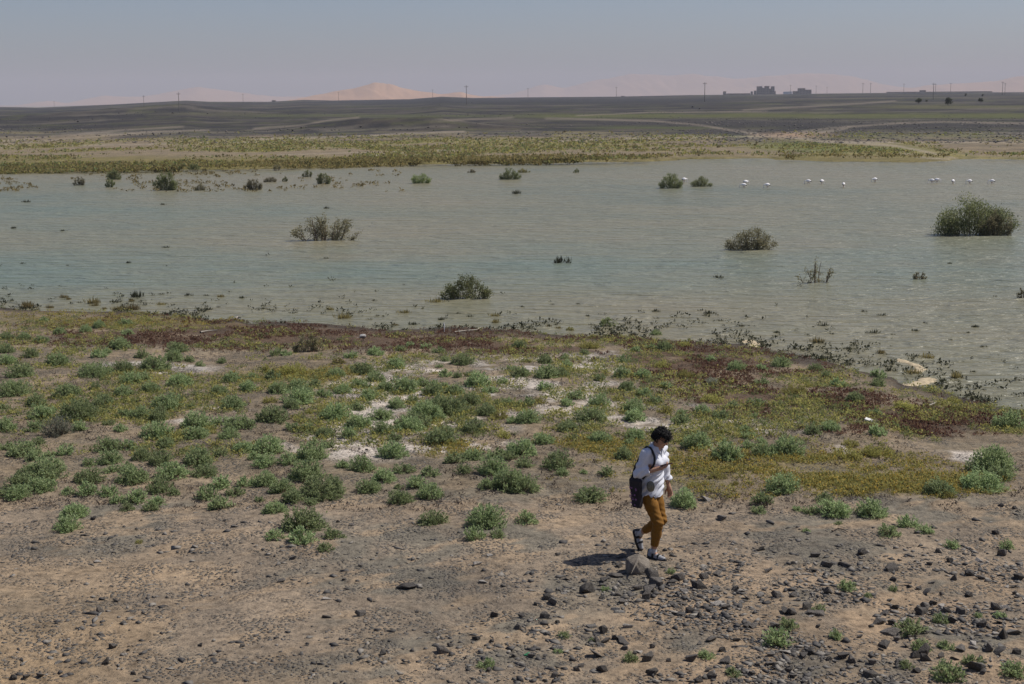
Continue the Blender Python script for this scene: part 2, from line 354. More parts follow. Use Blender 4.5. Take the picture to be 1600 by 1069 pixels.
# ------------------------------------------------------------------ far sand dunes
def dune(name, dist, depth, prof, seed, label, c):
    p = np.array(prof, float)
    d = ray(p[:, 0], p[:, 1]); a = np.arctan2(d[:, 0], d[:, 1]); h = CAM_Z + d[:, 2] / np.hypot(d[:, 0], d[:, 1]) * dist
    aa = np.linspace(a[0], a[-1], 260); hh = np.interp(aa, a, h)
    kern = np.hanning(9); kern /= kern.sum(); hh = np.convolve(np.pad(hh, 4, 'edge'), kern, 'valid')
    hh = hh + (fbm(aa * 160, aa * 0, seed, 3) - .5) * 6
    tt = np.linspace(-1, 1, 46)
    V = []
    for k, (az_, H) in enumerate(zip(aa, hh)):
        sh = (vnoise(az_ * 60, 3.3, seed + 5) - 0.5) * 0.5
        r = dist + depth * (tt + 0 * sh)
        pr = np.clip(1 - np.abs(tt - 0), 0, 1) ** 1.25
        rip = (fbm(az_ * 120 + tt * 4 * (1 + sh), tt * 3 + 0 * tt, seed + 9, 4) - 0.5)
        z = -22 + (H + 22) * pr * (1 + 0.55 * rip * np.abs(tt) ** 0.5 * (np.abs(tt) > 0.02))
        V.append(np.stack([r * math.sin(az_), r * math.cos(az_), z], -1))
    V = np.array(V); n_, m_ = V.shape[:2]; i_ = np.arange(n_ * m_).reshape(n_, m_)
    Fq = np.stack([i_[:-1, :-1], i_[:-1, 1:], i_[1:, 1:], i_[1:, :-1]], -1).reshape(-1, 4)[:, ::-1]
    tag(link(bpy.data.objects.new(name, mesh_np(name, V.reshape(-1, 3), Fq, simple(name + '_sand', c, 0.95, 0.08, 0.002), True))), label, kind='structure')
SANDC = (.40, .23, .125)
dune('sand_dune', 5200, 900, [(430, 160), (470, 153), (520, 144), (552, 138), (585, 127.5), (600, 130), (630, 136), (660, 143), (690, 147), (720, 144), (740, 149), (790, 152)], 3, 'peaked pale orange sand dune left of centre on the horizon', SANDC)
dune('sand_dune', 10800, 1400, [(-300, 164), (20, 166), (75, 157), (105, 161), (160, 149), (200, 152), (235, 149), (310, 135), (360, 142), (420, 150), (520, 152), (640, 153)], 5, 'low faint pink dunes fading into haze at the left', SANDC)
dune('sand_dune', 11400, 1300, [(740, 152), (800, 146), (850, 131), (880, 138), (920, 126), (985, 115), (1050, 116.5), (1090, 115), (1150, 122), (1200, 118), (1280, 113), (1330, 118), (1390, 133), (1450, 140)], 8, 'broad hazy dune massif behind the distant kasbah', SANDC)
dune('sand_dune', 9000, 1300, [(1380, 143), (1440, 134), (1500, 130), (1560, 126), (1600, 117), (1680, 112), (1900, 120)], 13, 'faint dune rising at the right edge of the horizon', SANDC)

# ------------------------------------------------------------------ plants: builders
def leaf_quads(P, D, L, Wd, N=None):
    """diamond leaves at P along direction D, length L, width Wd"""
    n = len(P)
    D = D / np.linalg.norm(D, axis=1, keepdims=True)
    rv = RNG.normal(size=(n, 3)) if N is None else N
    s = np.cross(D, rv); s /= np.linalg.norm(s, axis=1, keepdims=True) + 1e-9
    L = np.asarray(L).reshape(-1, 1); Wd = np.asarray(Wd).reshape(-1, 1)
    V = np.stack([P, P + D * L * .5 + s * Wd * .5, P + D * L, P + D * L * .5 - s * Wd * .5], 1)
    return V.reshape(-1, 3), np.arange(4 * n).reshape(n, 4)
def tube(path, r0, r1, k=4):
    path = np.asarray(path, float); n = len(path); V = []; 
    for i, p in enumerate(path):
        t = path[min(i + 1, n - 1)] - path[max(i - 1, 0)]; t = t / (np.linalg.norm(t) + 1e-9)
        u = np.cross(t, [0.3, 0.2, 1.0] if abs(t[2]) < .9 else [1, 0, 0]); u /= np.linalg.norm(u); v = np.cross(t, u)
        r = r0 + (r1 - r0) * i / max(1, n - 1)
        for j in range(k):
            a = 2 * math.pi * j / k; V.append(p + r * (math.cos(a) * u + math.sin(a) * v))
    Fq = []
    for i in range(n - 1):
        for j in range(k):
            Fq.append((i * k + j, i * k + (j + 1) % k, (i + 1) * k + (j + 1) % k, (i + 1) * k + j))
    return np.array(V), Fq
class Bag:
    def __init__(s): s.V = []; s.F = []; s.n = 0
    def add(s, V, F):
        s.V.append(np.asarray(V, float)); s.F += [tuple(int(i) + s.n for i in f) for f in F]; s.n += len(V)
    def mesh(s, name, m, smooth=False): return mesh_poly(name, np.concatenate(s.V), s.F, m, smooth)
def shrub(name, w, h, nt, nl, leaf=(.034, .018), m='leaf_grey', sparse=0.0, up=0.35, inner=0.35, lump=0.22, lobes=None, sr=1.0):
    """mound of radiating twigs, w metres wide and h high; leaves along the outer part of each twig"""
    P = []; D = []; st = Bag()
    ph = RNG.uniform(0, 6.28, 4)
    for k in range(nt):
        a = RNG.uniform(0, 2 * math.pi); e = math.acos(RNG.uniform(0.02, 1.0))      # angle from vertical
        lobe = 1 + lump * (math.sin(a * 2 + ph[0]) * .4 + math.sin(a * 3 + ph[1]) * .35 + math.sin(a * 5 + ph[2] + e * 3) * .35)
        q = RNG.uniform(.86, 1.03) * lobe
        if lobes:
            lx, ly, lr, lh = lobes[k % len(lobes)]
            q = RNG.uniform(.7, 1.1)
            end = np.array([lx + math.sin(e) * math.cos(a) * lr * q, ly + math.sin(e) * math.sin(a) * lr * q, max(.02, lh * (.42 + .58 * math.cos(e)) * q)])
            base = np.array([lx * .6 + end[0] * .1, ly * .6 + end[1] * .1, -0.02])
        else:
            end = np.array([math.sin(e) * math.cos(a) * w / 2 * q, math.sin(e) * math.sin(a) * w / 2 * q, max(.02, math.cos(e) * h * q)])
            base = np.array([end[0] * .12, end[1] * .12, -0.02])
        mid = base * .5 + end * .5 + np.array([0, 0, -.08 * h * math.sin(e)]) + RNG.normal(0, .02 * w, 3)
        path = [base, mid, end]
        if k < 70:
            v, f = tube(path, (.004 + .004 * w) * sr, .0018 * sr, 3); st.add(v, f)
        if RNG.random() < sparse: continue
        n = max(3, int(nl * RNG.uniform(.6, 1.4)))
        t = 1.03 - (1.03 - inner) * RNG.random(n) ** 1.6
        t2 = t[:, None]
        pos = (1 - t2) ** 2 * base + 2 * t2 * (1 - t2) * mid + t2 ** 2 * end + RNG.normal(0, .014 * w + .006, (n, 3))
        pos[:, 2] = np.maximum(pos[:, 2], .004)
        dirn = (end - mid)[None] / (np.linalg.norm(end - mid) + 1e-6) + RNG.normal(0, .7, (n, 3)); dirn[:, 2] += up
        P.append(pos); D.append(dirn)
    P = np.concatenate(P); D = np.concatenate(D)
    N = P / np.array([w / 2, w / 2, h]); N = N / (np.linalg.norm(N, axis=1, keepdims=True) + 1e-6) + [0, 0, 1.2] + RNG.normal(0, .55, P.shape)
    V, Fq = leaf_quads(P, D, RNG.uniform(.7, 1.3, len(P)) * leaf[0], RNG.uniform(.7, 1.3, len(P)) * leaf[1], N)
    return mesh_np(name + '_foliage', V, Fq, M[m]), st.mesh(name + '_stems', M['stem'])
def branchy(name, w, h, m, stems, subs, leaves, leaf, clump=.085, sr=1.0):
    """tamarisk: stems fanning out of the water, side branches carrying separate leafy plumes with gaps between"""
    st = Bag(); P = []; D = []; N = []
    hs = RNG.uniform(.66, 1.04, stems)
    for i in range(stems):
        u = ((i + .5) / stems * 2 - 1) + RNG.uniform(-.15, .15); v = RNG.uniform(-.8, .8)
        base = np.array([u * w * .30, v * w * .16, -.15]); top = np.array([u * w * .5, v * w * .30, h * hs[i] * (1 - .62 * abs(u) ** 1.6)])
        mid = base * .45 + top * .55 + RNG.normal(0, .04 * w, 3) * [1, 1, .4]
        t = np.linspace(0, 1, 6)[:, None]; path = (1 - t) ** 2 * base + 2 * t * (1 - t) * mid + t ** 2 * top
        vv, ff = tube(path, (.006 + .004 * w) * sr, .003 * sr, 4); st.add(vv, ff)
        for k in range(subs):
            q = RNG.uniform(.06, 1.0); p0 = (1 - q) ** 2 * base + 2 * q * (1 - q) * mid + q ** 2 * top
            d = np.array([u * .7 + RNG.normal(0, .7), RNG.normal(0, .7), RNG.uniform(.15, 1.0)]); d /= np.linalg.norm(d)
            L = w * RNG.uniform(.06, .15) * (1.15 - .4 * q); p1 = p0 + d * L; p1[2] = min(p1[2], h * 1.04)
            vv, ff = tube([p0, (p0 + p1) / 2 + RNG.normal(0, .01 * w, 3), p1], .005 * sr, .002 * sr, 3); st.add(vv, ff)
            n = max(2, int(leaves * RNG.uniform(.5, 1.5))); tt = RNG.uniform(.25, 1.1, n)[:, None]
            o = RNG.normal(0, 1, (n, 3)); o /= np.linalg.norm(o, axis=1, keepdims=True); o *= (RNG.random(n)[:, None] ** .5) * clump * w * .55
            pos = p0 + (p1 - p0) * tt + o * [1, 1, .9]; keep = pos[:, 2] > .03
            P.append(pos[keep]); D.append((d + RNG.normal(0, .5, (n, 3)) + [0, 0, .4])[keep]); N.append((o / (clump * w * .55) + [0, 0, .6] + RNG.normal(0, .5, (n, 3)))[keep])
    P, D, N = np.concatenate(P), np.concatenate(D), np.concatenate(N)
    V, Fq = leaf_quads(P, D, RNG.uniform(.7, 1.3, len(P)) * leaf, RNG.uniform(.7, 1.3, len(P)) * leaf * .42, N)
    return mesh_np(name + '_foliage', V, Fq, M[m]), st.mesh(name + '_stems', M['stem'])
def mounds(name, P, size, leaves, m, leaf=.55, wid=.4, flower=0.0, fm=None):
    """stuff: many little rounded plants in one mesh, leaves on a dome"""
    P = np.asarray(P, float); n = len(P); size = np.broadcast_to(size, (n,))
    B = np.repeat(P, leaves, 0); s = np.repeat(size, leaves)
    a = RNG.uniform(0, 6.283, len(B)); c = RNG.uniform(.0, 1, len(B)); sn = np.sqrt(1 - c * c)
    N = np.stack([sn * np.cos(a), sn * np.sin(a), c], 1)
    pos = B + N * (s * RNG.uniform(.35, 1, len(B)))[:, None] * [1, 1, .62]
    D = N * .5 + RNG.normal(0, .6, N.shape); D[:, 2] += .2
    V, Fq = leaf_quads(pos, D, s * leaf * RNG.uniform(.6, 1.3, len(B)), s * leaf * wid * RNG.uniform(.7, 1.4, len(B)), N + [0, 0, .4] + RNG.normal(0, .45, N.shape))
    mi = None; mats = [M[m]]
    if fm: mats.append(M[fm]); mi = ((RNG.random(len(Fq)) < flower) & (c > .45)).astype(np.int32)
    return mesh_np(name, V, Fq, mats, mi=mi)
def tufts(name, P, size, blades, m, spread=.6, width=.22, flower=0.0, fm=None):
    """stuff: many little plants in one mesh, each a spray of blades"""
    P = np.asarray(P, float); n = len(P); size = np.broadcast_to(size, (n,))
    B = np.repeat(P, blades, 0); s = np.repeat(size, blades)
    a = RNG.uniform(0, 6.283, len(B)); e = np.abs(RNG.normal(0, spread, len(B)))
    D = np.stack([np.sin(e) * np.cos(a), np.sin(e) * np.sin(a), np.cos(e)], 1)
    B = B + np.stack([np.cos(a), np.sin(a), np.zeros_like(a)], 1) * (RNG.uniform(0, .75, len(B)) * s)[:, None]
    L = s * RNG.uniform(.5, 1.15, len(B))
    V, Fq = leaf_quads(B - [0, 0, .01], D, L, L * width * RNG.uniform(.7, 1.5, len(B)))
    mi = None; mats = [M[m]]
    if fm:
        mats.append(M[fm]); mi = (RNG.random(len(Fq)) < flower).astype(np.int32)
    return mesh_np(name, V, Fq, mats, mi=mi)

# ------------------------------------------------------------------ saltbushes on the near bank
SB = """10,531,25 38,531,25 64,536,24 48,559,26 10,552,28 12,570,28 93,523,22 109,528,18,y 134,520,22 155,513,22 69,502,14 200,524,20 196,510,20 188,546,36 155,559,24
167,553,18 223,560,24 276,551,36 272,565,32 295,566,20 313,573,16 346,568,18 90,572,36 32,590,44 150,590,50 192,583,36 242,580,46 226,595,24 205,600,32 280,604,44
235,614,36 192,620,36 150,609,20 105,621,44 22,620,52 56,635,40 162,634,36 272,630,28 260,642,44 362,597,28 394,592,18 388,612,30 342,616,32 365,640,38 296,639,16
4,641,20 66,655,44 122,657,58 191,652,22 171,665,18 189,675,24 125,674,26 52,675,30 91,683,52,s 220,655,34 248,660,38 308,672,50 345,665,28 370,672,46 10,675,36
245,686,46 306,687,42 358,686,34 385,671,28 38,714,52 59,695,26 12,704,24 52,721,26 104,711,32 78,714,20 168,707,44 172,726,40 200,704,28 221,721,38 260,700,34
252,729,38 310,729,50 346,714,28 381,708,38 398,719,24 138,730,24 172,739,24 68,756,66 32,765,46 5,778,24 29,782,40 62,770,50 75,740,52 45,755,48 140,757,46 106,774,24
136,775,34 168,776,30 207,757,52 200,740,30 270,750,52 320,746,40 342,765,34 384,761,26 322,782,34 346,797,38 368,776,28 250,772,44 215,787,38 269,775,22 186,787,24
236,799,24 246,791,30 198,799,22 116,810,44 106,832,42 218,850,14,y
420,710,56 452,727,34 415,730,40 488,721,56 457,675,28 482,672,22 507,685,34 544,686,32 512,700,22 557,670,38 597,679,34 616,690,26 640,676,50 691,696,48 707,697,22,y
740,677,40 786,686,26,y 615,717,50 536,732,24 566,739,44 600,754,38 632,741,34 672,745,30 724,741,26 712,725,34 740,720,36 777,716,30 770,744,48 797,720,30 415,760,44
442,771,38 480,752,54 505,781,78 459,787,40 430,802,40 485,790,22 405,785,18 576,772,40 624,765,16 652,764,36 672,781,44 625,789,42 795,770,60 762,766,30 676,821,50
760,827,60 742,844,34 778,842,26 475,832,70 431,844,34 471,851,42 518,842,28 536,841,12 509,862,26
816,714,50 820,731,30 818,771,52 848,695,38 871,735,52 878,744,24 887,675,36 938,694,40 992,689,36 975,719,36 984,697,18 946,744,28 912,741,14 922,786,52 821,820,40
1068,794,48 1090,702,44 1135,721,52 1192,714,36 1170,686,22 1127,690,24,y 1168,702,22 1188,697,24 1120,749,30,y 1147,759,16,y 1190,790,36 1185,804,24
1232,712,52 1207,714,24 1270,680,28 1297,674,32 1371,681,30 1577,671,50 1329,700,28,y 1322,719,52,y 1282,721,22,y 1372,715,48,y 1550,741,82 1532,769,74 1562,752,40
1465,775,50 1480,780,28,y 1222,772,52 1302,809,52 1288,785,30 1361,810,50 1245,799,16 1267,805,24 1418,825,34 1446,834,28 1386,839,36 1309,820,14 1260,832,14 1573,860,26 1485,857,22
430,556,22 447,556,18 586,556,28 530,570,24,y 547,560,20 614,562,18,y 625,549,18 641,542,16 667,545,20 685,552,20 695,565,18 722,571,34 686,575,12 620,576,32
567,587,44 587,597,32 525,590,30 427,594,26 457,587,48,y 422,582,24,y 465,610,30 435,616,36 492,606,26 475,620,36 507,621,26 536,616,28 560,606,28 575,607,18 602,611,30
632,615,48 660,605,24 680,604,20 677,619,36 712,617,32 695,607,18 747,605,42 766,615,24 696,589,22 715,591,16 735,589,16 785,600,18 577,626,32 559,642,24 645,630,22
620,639,32 595,657,40 695,652,70 735,634,36 760,650,38 782,657,28,y 795,634,20 797,580,18 427,661,52 456,640,30 467,632,48 482,647,16,y 525,659,48 560,670,40 667,659,60
645,672,56 422,630,24,y 892,519,18,y 926,529,18,y 1025,526,22 812,545,24 920,545,36,y 912,555,18 995,550,16 1037,549,28 1017,546,18 1071,542,24,y 852,569,26 885,576,24
882,561,16 854,592,36 876,589,28 812,589,32 975,567,24 972,590,32 939,596,20 1005,592,28 980,611,30 850,610,24 1006,620,24 1041,607,20 822,635,28 842,632,26,y 901,625,28
887,635,22 937,636,34 964,627,22,y 925,660,48 825,662,38 802,662,22 991,645,38 1022,631,22 992,659,36 1097,647,34 1065,649,18 1125,657,28 1062,664,30 1037,647,26,y
1112,630,38,y 1147,639,22 1182,635,28 1112,602,26,s 1110,565,20 1150,580,28 1190,579,20 1190,601,22 1035,575,24,y 1072,592,32,y 1177,654,16 1165,676,20
1220,574,32 1275,580,26 1372,590,24 1309,605,24 1372,604,26 1292,591,20 1335,629,30 1367,649,20 1412,642,42,y 1490,630,28,y 1495,644,26,y 1240,617,40,y
1215,1012,48 1230,985,30 1277,958,24 1306,1000,26 1322,924,28 1425,995,50 1440,1018,34 1478,1016,28 1528,966,16 1562,966,20 1416,1045,26 1520,1040,30 1585,1060,46 1480,1066,50 1104,1030,28 1145,1058,26 880,998,22 946,925,18 872,1022,16 760,1045,28 985,1035,24 1396,924,16 1357,934,14 1470,975,26 925,1004,12 1049,897,16"""
sb = []
for t in SB.split():
    q = t.split(','); sb.append((float(q[0]), float(q[1]), float(q[2]), q[3] if len(q) > 3 else 'g'))
protos = {'g': {'s': [], 'm': [], 'l': []}, 'y': {'s': [], 'm': [], 'l': []}, 's': {'s': [], 'm': [], 'l': []}}
for k in range(4):
    protos['g']['s'].append((shrub('saltbush', .26, .12, 46, 13, (.030, .017)), .26))
    protos['g']['m'].append((shrub('saltbush', .50, .225, 120, 20, (.034, .019)), .50))
for k in range(4):
    protos['g']['l'].append((shrub('saltbush', .80, .34, 210, 27, (.037, .020)), .80))
for k in range(2):
    protos['y']['s'].append((shrub('herb', .26, .09, 46, 12, (.026, .012), 'leaf_yellow', up=.6), .26))
    protos['y']['m'].append((shrub('herb', .50, .15, 120, 18, (.028, .012), 'leaf_yellow', up=.6), .50))
protos['y']['l'] = protos['y']['m']
protos['s']['m'].append((shrub('silverbush', .55, .26, 130, 20, (.03, .012), 'leaf_silver'), .55)); protos['s']['s'] = protos['s']['l'] = protos['s']['m']

ORD = 'first second third fourth fifth sixth seventh eighth ninth tenth eleventh twelfth thirteenth fourteenth fifteenth sixteenth seventeenth eighteenth nineteenth twentieth twenty-first twenty-second twenty-third twenty-fourth'.split()
def cell_labels(items, key_px, size, rows, cols, noun, shared):
    """one label per thing: the extremes of each patch are singled out, the rest of a patch share a true label and a group"""
    cells = {}
    for i, it in enumerate(items):
        r = next(k for k, (y, _) in enumerate(rows) if key_px(it)[1] < y); c = next(k for k, (x, _) in enumerate(cols) if key_px(it)[0] < x)
        cells.setdefault((r, c), []).append(i)
    out = {}
    for (r, c), ids in cells.items():
        where = rows[r][1] + ' ' + cols[c][1]
        left = list(ids)
        def take(word, f):
            if left:
                j = min(left, key=f); left.remove(j); out[j] = (noun(items[j]) + ', ' + word + ' ' + where, None)
        if len(ids) == 1:
            take('the only one', lambda i: 0); continue
        take('leftmost of those', lambda i: key_px(items[i])[0]); take('rightmost of those', lambda i: -key_px(items[i])[0])
        take('biggest inner one', lambda i: -size(items[i])); take('smallest inner one', lambda i: size(items[i]))
        if len(left) > 1:
            take('farthest middling one', lambda i: key_px(items[i])[1]); take('nearest middling one', lambda i: -key_px(items[i])[1])
        order = sorted(ids, key=lambda i: key_px(items[i])[0])
        for j in left: out[j] = (noun(items[j]) + ', ' + ORD[order.index(j)] + ' from left ' + where, where)
    return out
KN = {'g': 'grey-green saltbush', 'y': 'yellow-green herb clump', 's': 'silvery saltbush'}
rows = [(565, 'by the shore'), (625, 'in the far field'), (685, 'in the mid field'), (745, 'in the near field'), (800, 'at the field front'), (880, 'on bare ground'), (1200, 'among foreground stones')]
cols = [(200, 'at far left'), (400, 'in the left quarter'), (600, 'left of centre'), (800, 'around the centre'), (1000, 'left of the person'), (1200, 'beside the person'), (1400, 'towards the right'), (1700, 'at far right')]
CUSTOM = {(116, 810): 'upper of two isolated green saltbushes on bare ground at left', (106, 832): 'lower of two isolated green saltbushes on bare ground at left', (475, 832): 'wide saltbush mound at the back of a foreground cluster left of centre', (922, 786): 'lone rounded saltbush on bare ground just left of the walking person', (821, 820): 'small lone round saltbush on bare sand left of the walking person', (676, 821): 'solitary dark green saltbush on bare ground at the centre', (760, 827): 'wide saltbush with a smaller one in front, right of centre foreground', (1068, 794): 'saltbush directly behind the walking person', (1550, 741): 'tallest and widest saltbush, at the right edge of the field', (91, 683): 'silvery grey saltbush among green ones at left', (1425, 995): 'widest bright green shrub among foreground stones at right', (1215, 1012): 'pale saltbush among stones below and right of the walking person'}
labs = cell_labels(sb, lambda s: s[:2], lambda s: s[2], rows, cols, lambda s: KN[s[3]], lambda s: KN[s[3]] + ' among similar ones')
def plant(name, proto, loc, sc, rz, label, cat, group):
    fol, stm = proto
    e = bpy.data.objects.new(name, None); e.empty_display_size = .1; link(e)
    e.location = loc; e.scale = (sc[0], sc[1], sc[2]) if hasattr(sc, '__len__') else (sc,) * 3; e.rotation_euler = (0, 0, rz)
    link(bpy.data.objects.new('foliage', fol), e); link(bpy.data.objects.new('stems', stm), e)
    tag(e, label, cat, group); return e
def px_per_m(P): return FPX / float((np.asarray(P) - CAMP) @ _f)
shrub_xy = []
for i, (x, y, w, kd) in enumerate(sb):
    P = ground_hit(x, y); W_ = w / px_per_m(P) * 1.0
    c = P + np.array([P[0], P[1], 0]) / np.hypot(P[0], P[1]) * W_ * .36
    c[2] = float(zg(c[0], c[1])) - .01
    cls = 's' if W_ < .34 else ('m' if W_ < .62 else 'l')
    pr, pw = protos[kd][cls][i % len(protos[kd][cls])]
    s = W_ / pw; lb, g = labs[i]
    lb = CUSTOM.get((int(x), int(y)), lb)
    plant('saltbush' if kd != 'y' else 'herb_clump', pr, c, (s, s * RNG.uniform(.8, 1.1), s * RNG.uniform(.85, 1.2)), RNG.uniform(0, 6.28), lb, 'bush' if kd != 'y' else 'herb', 'saltbushes on the near bank' if not g else KN[kd].replace('saltbush', 'saltbushe') + 's ' + g)
    shrub_xy.append((c[0], c[1], W_))

# ------------------------------------------------------------------ bushes standing in the lake
def bush_at(name, x, y, w, h, m, label, group, nt=150, nl=22, sparse=0.0, leaf=(.075, .030), lump=.45, inner=.35, z=WATER_Z, sr=1.0):
    P = hit_z(x, y, z) if z is not None else ground_hit(x, y)
    s = px_per_m(P); W_, H_ = w / s, h / s
    c = P + np.array([0, W_ * .25, 0]); c[2] = P[2] - 0.05
    dense = 1 - sparse
    lf = .035 * W_ ** .5 + .022; ns = int(np.clip(7 + 5 * W_, 8, 24) * (.75 if sparse > .3 else 1) * (.7 if sparse > .6 else 1)); nsub = int(13 * dense + 5)
    tot = 3.4 * dense ** 1.6 * W_ * H_ / (lf * lf * .21)
    pr = branchy(name, W_ * .84, H_, m, ns, nsub, tot / (ns * nsub), lf, .17 if not sparse else .11, sr)
    return plant(name, pr, c, (1, .75, 1), 0, label, 'bush', group)
GB = 'bushes standing in the lake'
bush_at('tamarisk_bush', 505, 378, 112, 42, 'leaf_dull', 'half-bare brownish bush standing in water, left half of the lake', GB, 240, 15, .40, sr=2.2)
bush_at('tamarisk_bush', 727, 469, 82, 36, 'leaf_tam', 'leafy green bush in the water near the near shore, centre', GB, 240, 26)
bush_at('tamarisk_bush', 1175, 392, 80, 34, 'leaf_dull', 'compact olive-brown bush in the water, right of centre', GB, 260, 26)
bush_at('tamarisk_bush', 1532, 370, 138, 61, 'leaf_tam', 'largest olive-green bush in the lake, at the right edge', GB, 420, 34, 0, (.06, .02))
bush_at('tamarisk_bush', 1560, 369, 60, 40, 'leaf_dull', 'olive right-hand shoulder of the largest lake bush', GB, 160, 26)
bush_at('tamarisk_bush', 1280, 444, 74, 40, 'leaf_dull', 'sparse bush of bare drowned branches in the right of the lake', GB, 60, 11, .72, (.09, .03), sr=2.0)
bush_at('tamarisk_bush', 1438, 437, 26, 15, 'leaf_dull', 'tiny twiggy bush between the bare branches and the right edge', GB, 40, 10, .3, sr=3)
bush_at('tamarisk_bush', 1050, 295, 42, 25, 'leaf_tam', 'dense dark green round bush near the flamingos', GB, 170, 24)
bush_at('tamarisk_bush', 1097, 292, 34, 16, 'leaf_tam', 'smaller low bush right of the round one near the flamingos', GB, 130, 20)
bush_at('tamarisk_bush', 797, 281, 35, 19, 'leaf_tam', 'green bush far out in the lake at the centre', GB, 130, 20)
bush_at('tamarisk_bush', 657, 287, 36, 16, 'leaf_green', 'low bright green bush in the far water left of centre', GB, 130, 20)
bush_at('tamarisk_bush', 258, 298, 40, 32, 'leaf_tam', 'tallest bush of the far-left marsh', GB, 170, 24)
bush_at('tamarisk_bush', 171, 293, 17, 16, 'leaf_tam', 'lower half of a narrow two-tiered bush in the left marsh', GB, 70, 16)
bush_at('tamarisk_bush', 177, 281, 27, 17, 'leaf_tam', 'upper half of a narrow two-tiered bush in the left marsh', GB, 90, 16)
bush_at('tamarisk_bush', 123, 290, 20, 15, 'leaf_dull', 'dull small bush left of the two-tiered one in the marsh', GB, 70, 16)
bush_at('tamarisk_bush', 395, 297, 30, 19, 'leaf_dull', 'rounded dull bush right of the tallest marsh bush', GB, 110, 18)
bush_at('tamarisk_bush', 312, 298, 20, 12, 'leaf_dull', 'small low bush just right of the tallest marsh bush', GB, 70, 16)
bush_at('tamarisk_bush', 505, 288, 28, 18, 'leaf_tam', 'double-headed bush in the far water at left centre', GB, 110, 18)
bush_at('tamarisk_bush', 480, 277, 17, 11, 'leaf_tam', 'small bush behind the double-headed one', GB, 60, 16)
bush_at('tamarisk_bush', 422, 285, 22, 10, 'leaf_dull', 'low bush between the rounded and the double-headed ones', GB, 60, 16)
bush_at('tamarisk_bush', 445, 284, 11, 9, 'leaf_tam', 'tiny bush just left of the double-headed one', GB, 40, 14)
bush_at('tamarisk_bush', 818, 270, 20, 7, 'leaf_yellow', 'yellowish low bush behind the centre lake bush', GB, 60, 16)
bush_at('tamarisk_bush', 901, 270, 11, 7, 'leaf_green', 'tiny green bush in far water right of centre', GB, 40, 14)
bush_at('tamarisk_bush', 737, 270, 15, 6, 'leaf_dull', 'tiny low bush in far water left of the centre bush', GB, 40, 14)
bush_at('tamarisk_bush', 950, 511, 32, 17, 'leaf_green', 'bright green bush in shallow water above the walking person', GB, 110, 18)
bush_at('tamarisk_bush', 1598, 466, 16, 22, 'leaf_dull', 'bush cut by the right picture edge in mid lake', GB, 50, 14)
bush_at('tamarisk_bush', 302, 265, 22, 10, 'leaf_tam', 'dark bush on the far shore at left', 'bushes along the far shore', 80, 16, z=None)
bush_at('tamarisk_bush', 562, 258, 16, 9, 'leaf_tam', 'dark bush on the far shore left of centre', 'bushes along the far shore', 60, 16, z=None)
bush_at('tamarisk_bush', 50, 264, 18, 9, 'leaf_tam', 'green bush on the far shore near the left edge', 'bushes along the far shore', 60, 16, z=None)
bush_at('tamarisk_bush', 5, 264, 12, 8, 'leaf_tam', 'bush on the far shore cut by the left edge', 'bushes along the far shore', 60, 16, z=None)
bush_at('tamarisk_bush', 432, 264, 15, 8, 'leaf_dull', 'grey bush on the far shore at left centre', 'bushes along the far shore', 60, 16, z=None)
bush_at('dry_bush', 480, 551, 48, 36, 'leaf_dull', 'tall dull grey-green bush among red plants by the near shore', None, 230, 22, 0, (.032, .012), z=None)

# tufts standing singly in the shallows
TF = """1280,535,16,o 1377,552,13,o 1450,559,18,o 1430,557,16,d 1430,583,20,o 1495,590,18,o 1537,542,12,d 1287,509,14,d 1212,520,12,d 1302,522,9,d 1337,537,10,d 1325,545,10,d 1522,511,14,d 1432,517,12,d 1445,505,8,d 1379,493,12,d 1512,520,7,d 1522,581,10,d 1395,523,8,d 1579,597,6,d 1512,602,9,d 1487,531,8,d 1025,487,13,d 1126,501,10,d 1158,510,11,d 920,494,8,d 816,480,8,d 863,476,6,d 902,475,8,d 1110,490,16,d 878,411,26,d 1124,434,14,d 1483,412,8,d 1556,463,7,d 1350,487,10,d
42,316,12,d 20,357,9,d 100,361,9,d 510,326,9,d 260,387,10,d 200,411,9,d 107,415,6,d 36,412,9,d 510,404,8,d 805,303,16,d 256,320,8,d 517,484,11,o 631,489,16,o 540,497,20,o 592,494,9,d 585,470,9,d 680,472,20,o 775,494,14,o 775,504,13,o 716,490,8,d 735,495,10,d 688,500,12,d 648,507,16,d 618,508,9,o 578,499,9,d 503,491,6,d 454,489,6,d 413,483,10,d 323,462,8,d 346,464,10,o 380,466,10,d 295,462,14,d 253,460,9,d 212,464,24,d 206,471,10,o 253,476,12,o 326,484,14,d 340,480,8,d 108,468,9,o 101,465,12,o 148,478,11,o 148,474,18,o 45,481,22,o 79,481,11,o 184,484,16,o 210,484,18,o 164,483,9,o 18,470,10,d 125,473,8,d 867,508,8,d 834,507,6,d 858,510,8,o 872,513,9,o 988,524,16,d 1287,562,22,d 1392,580,18,d 1365,520,18,d"""
tf = [t.split(',') for t in TF.split()]
tf = [(float(a), float(b), float(c), d) for a, b, c, d in tf]
tp = {}
for kd, m in (('o', 'leaf_ochre'), ('d', 'leaf_dark')):
    tp[kd] = []
    for k in range(4):
        Pq = np.stack([RNG.normal(0, .22, 9 if kd == 'd' else 16), RNG.normal(0, .13, 9 if kd == 'd' else 16), np.zeros(9 if kd == 'd' else 16)], 1)
        tp[kd].append(tufts('water_tuft', Pq, RNG.uniform(.15, .36, len(Pq)) * (1 if kd == 'd' else 1.25), 12, m, .6, .16))
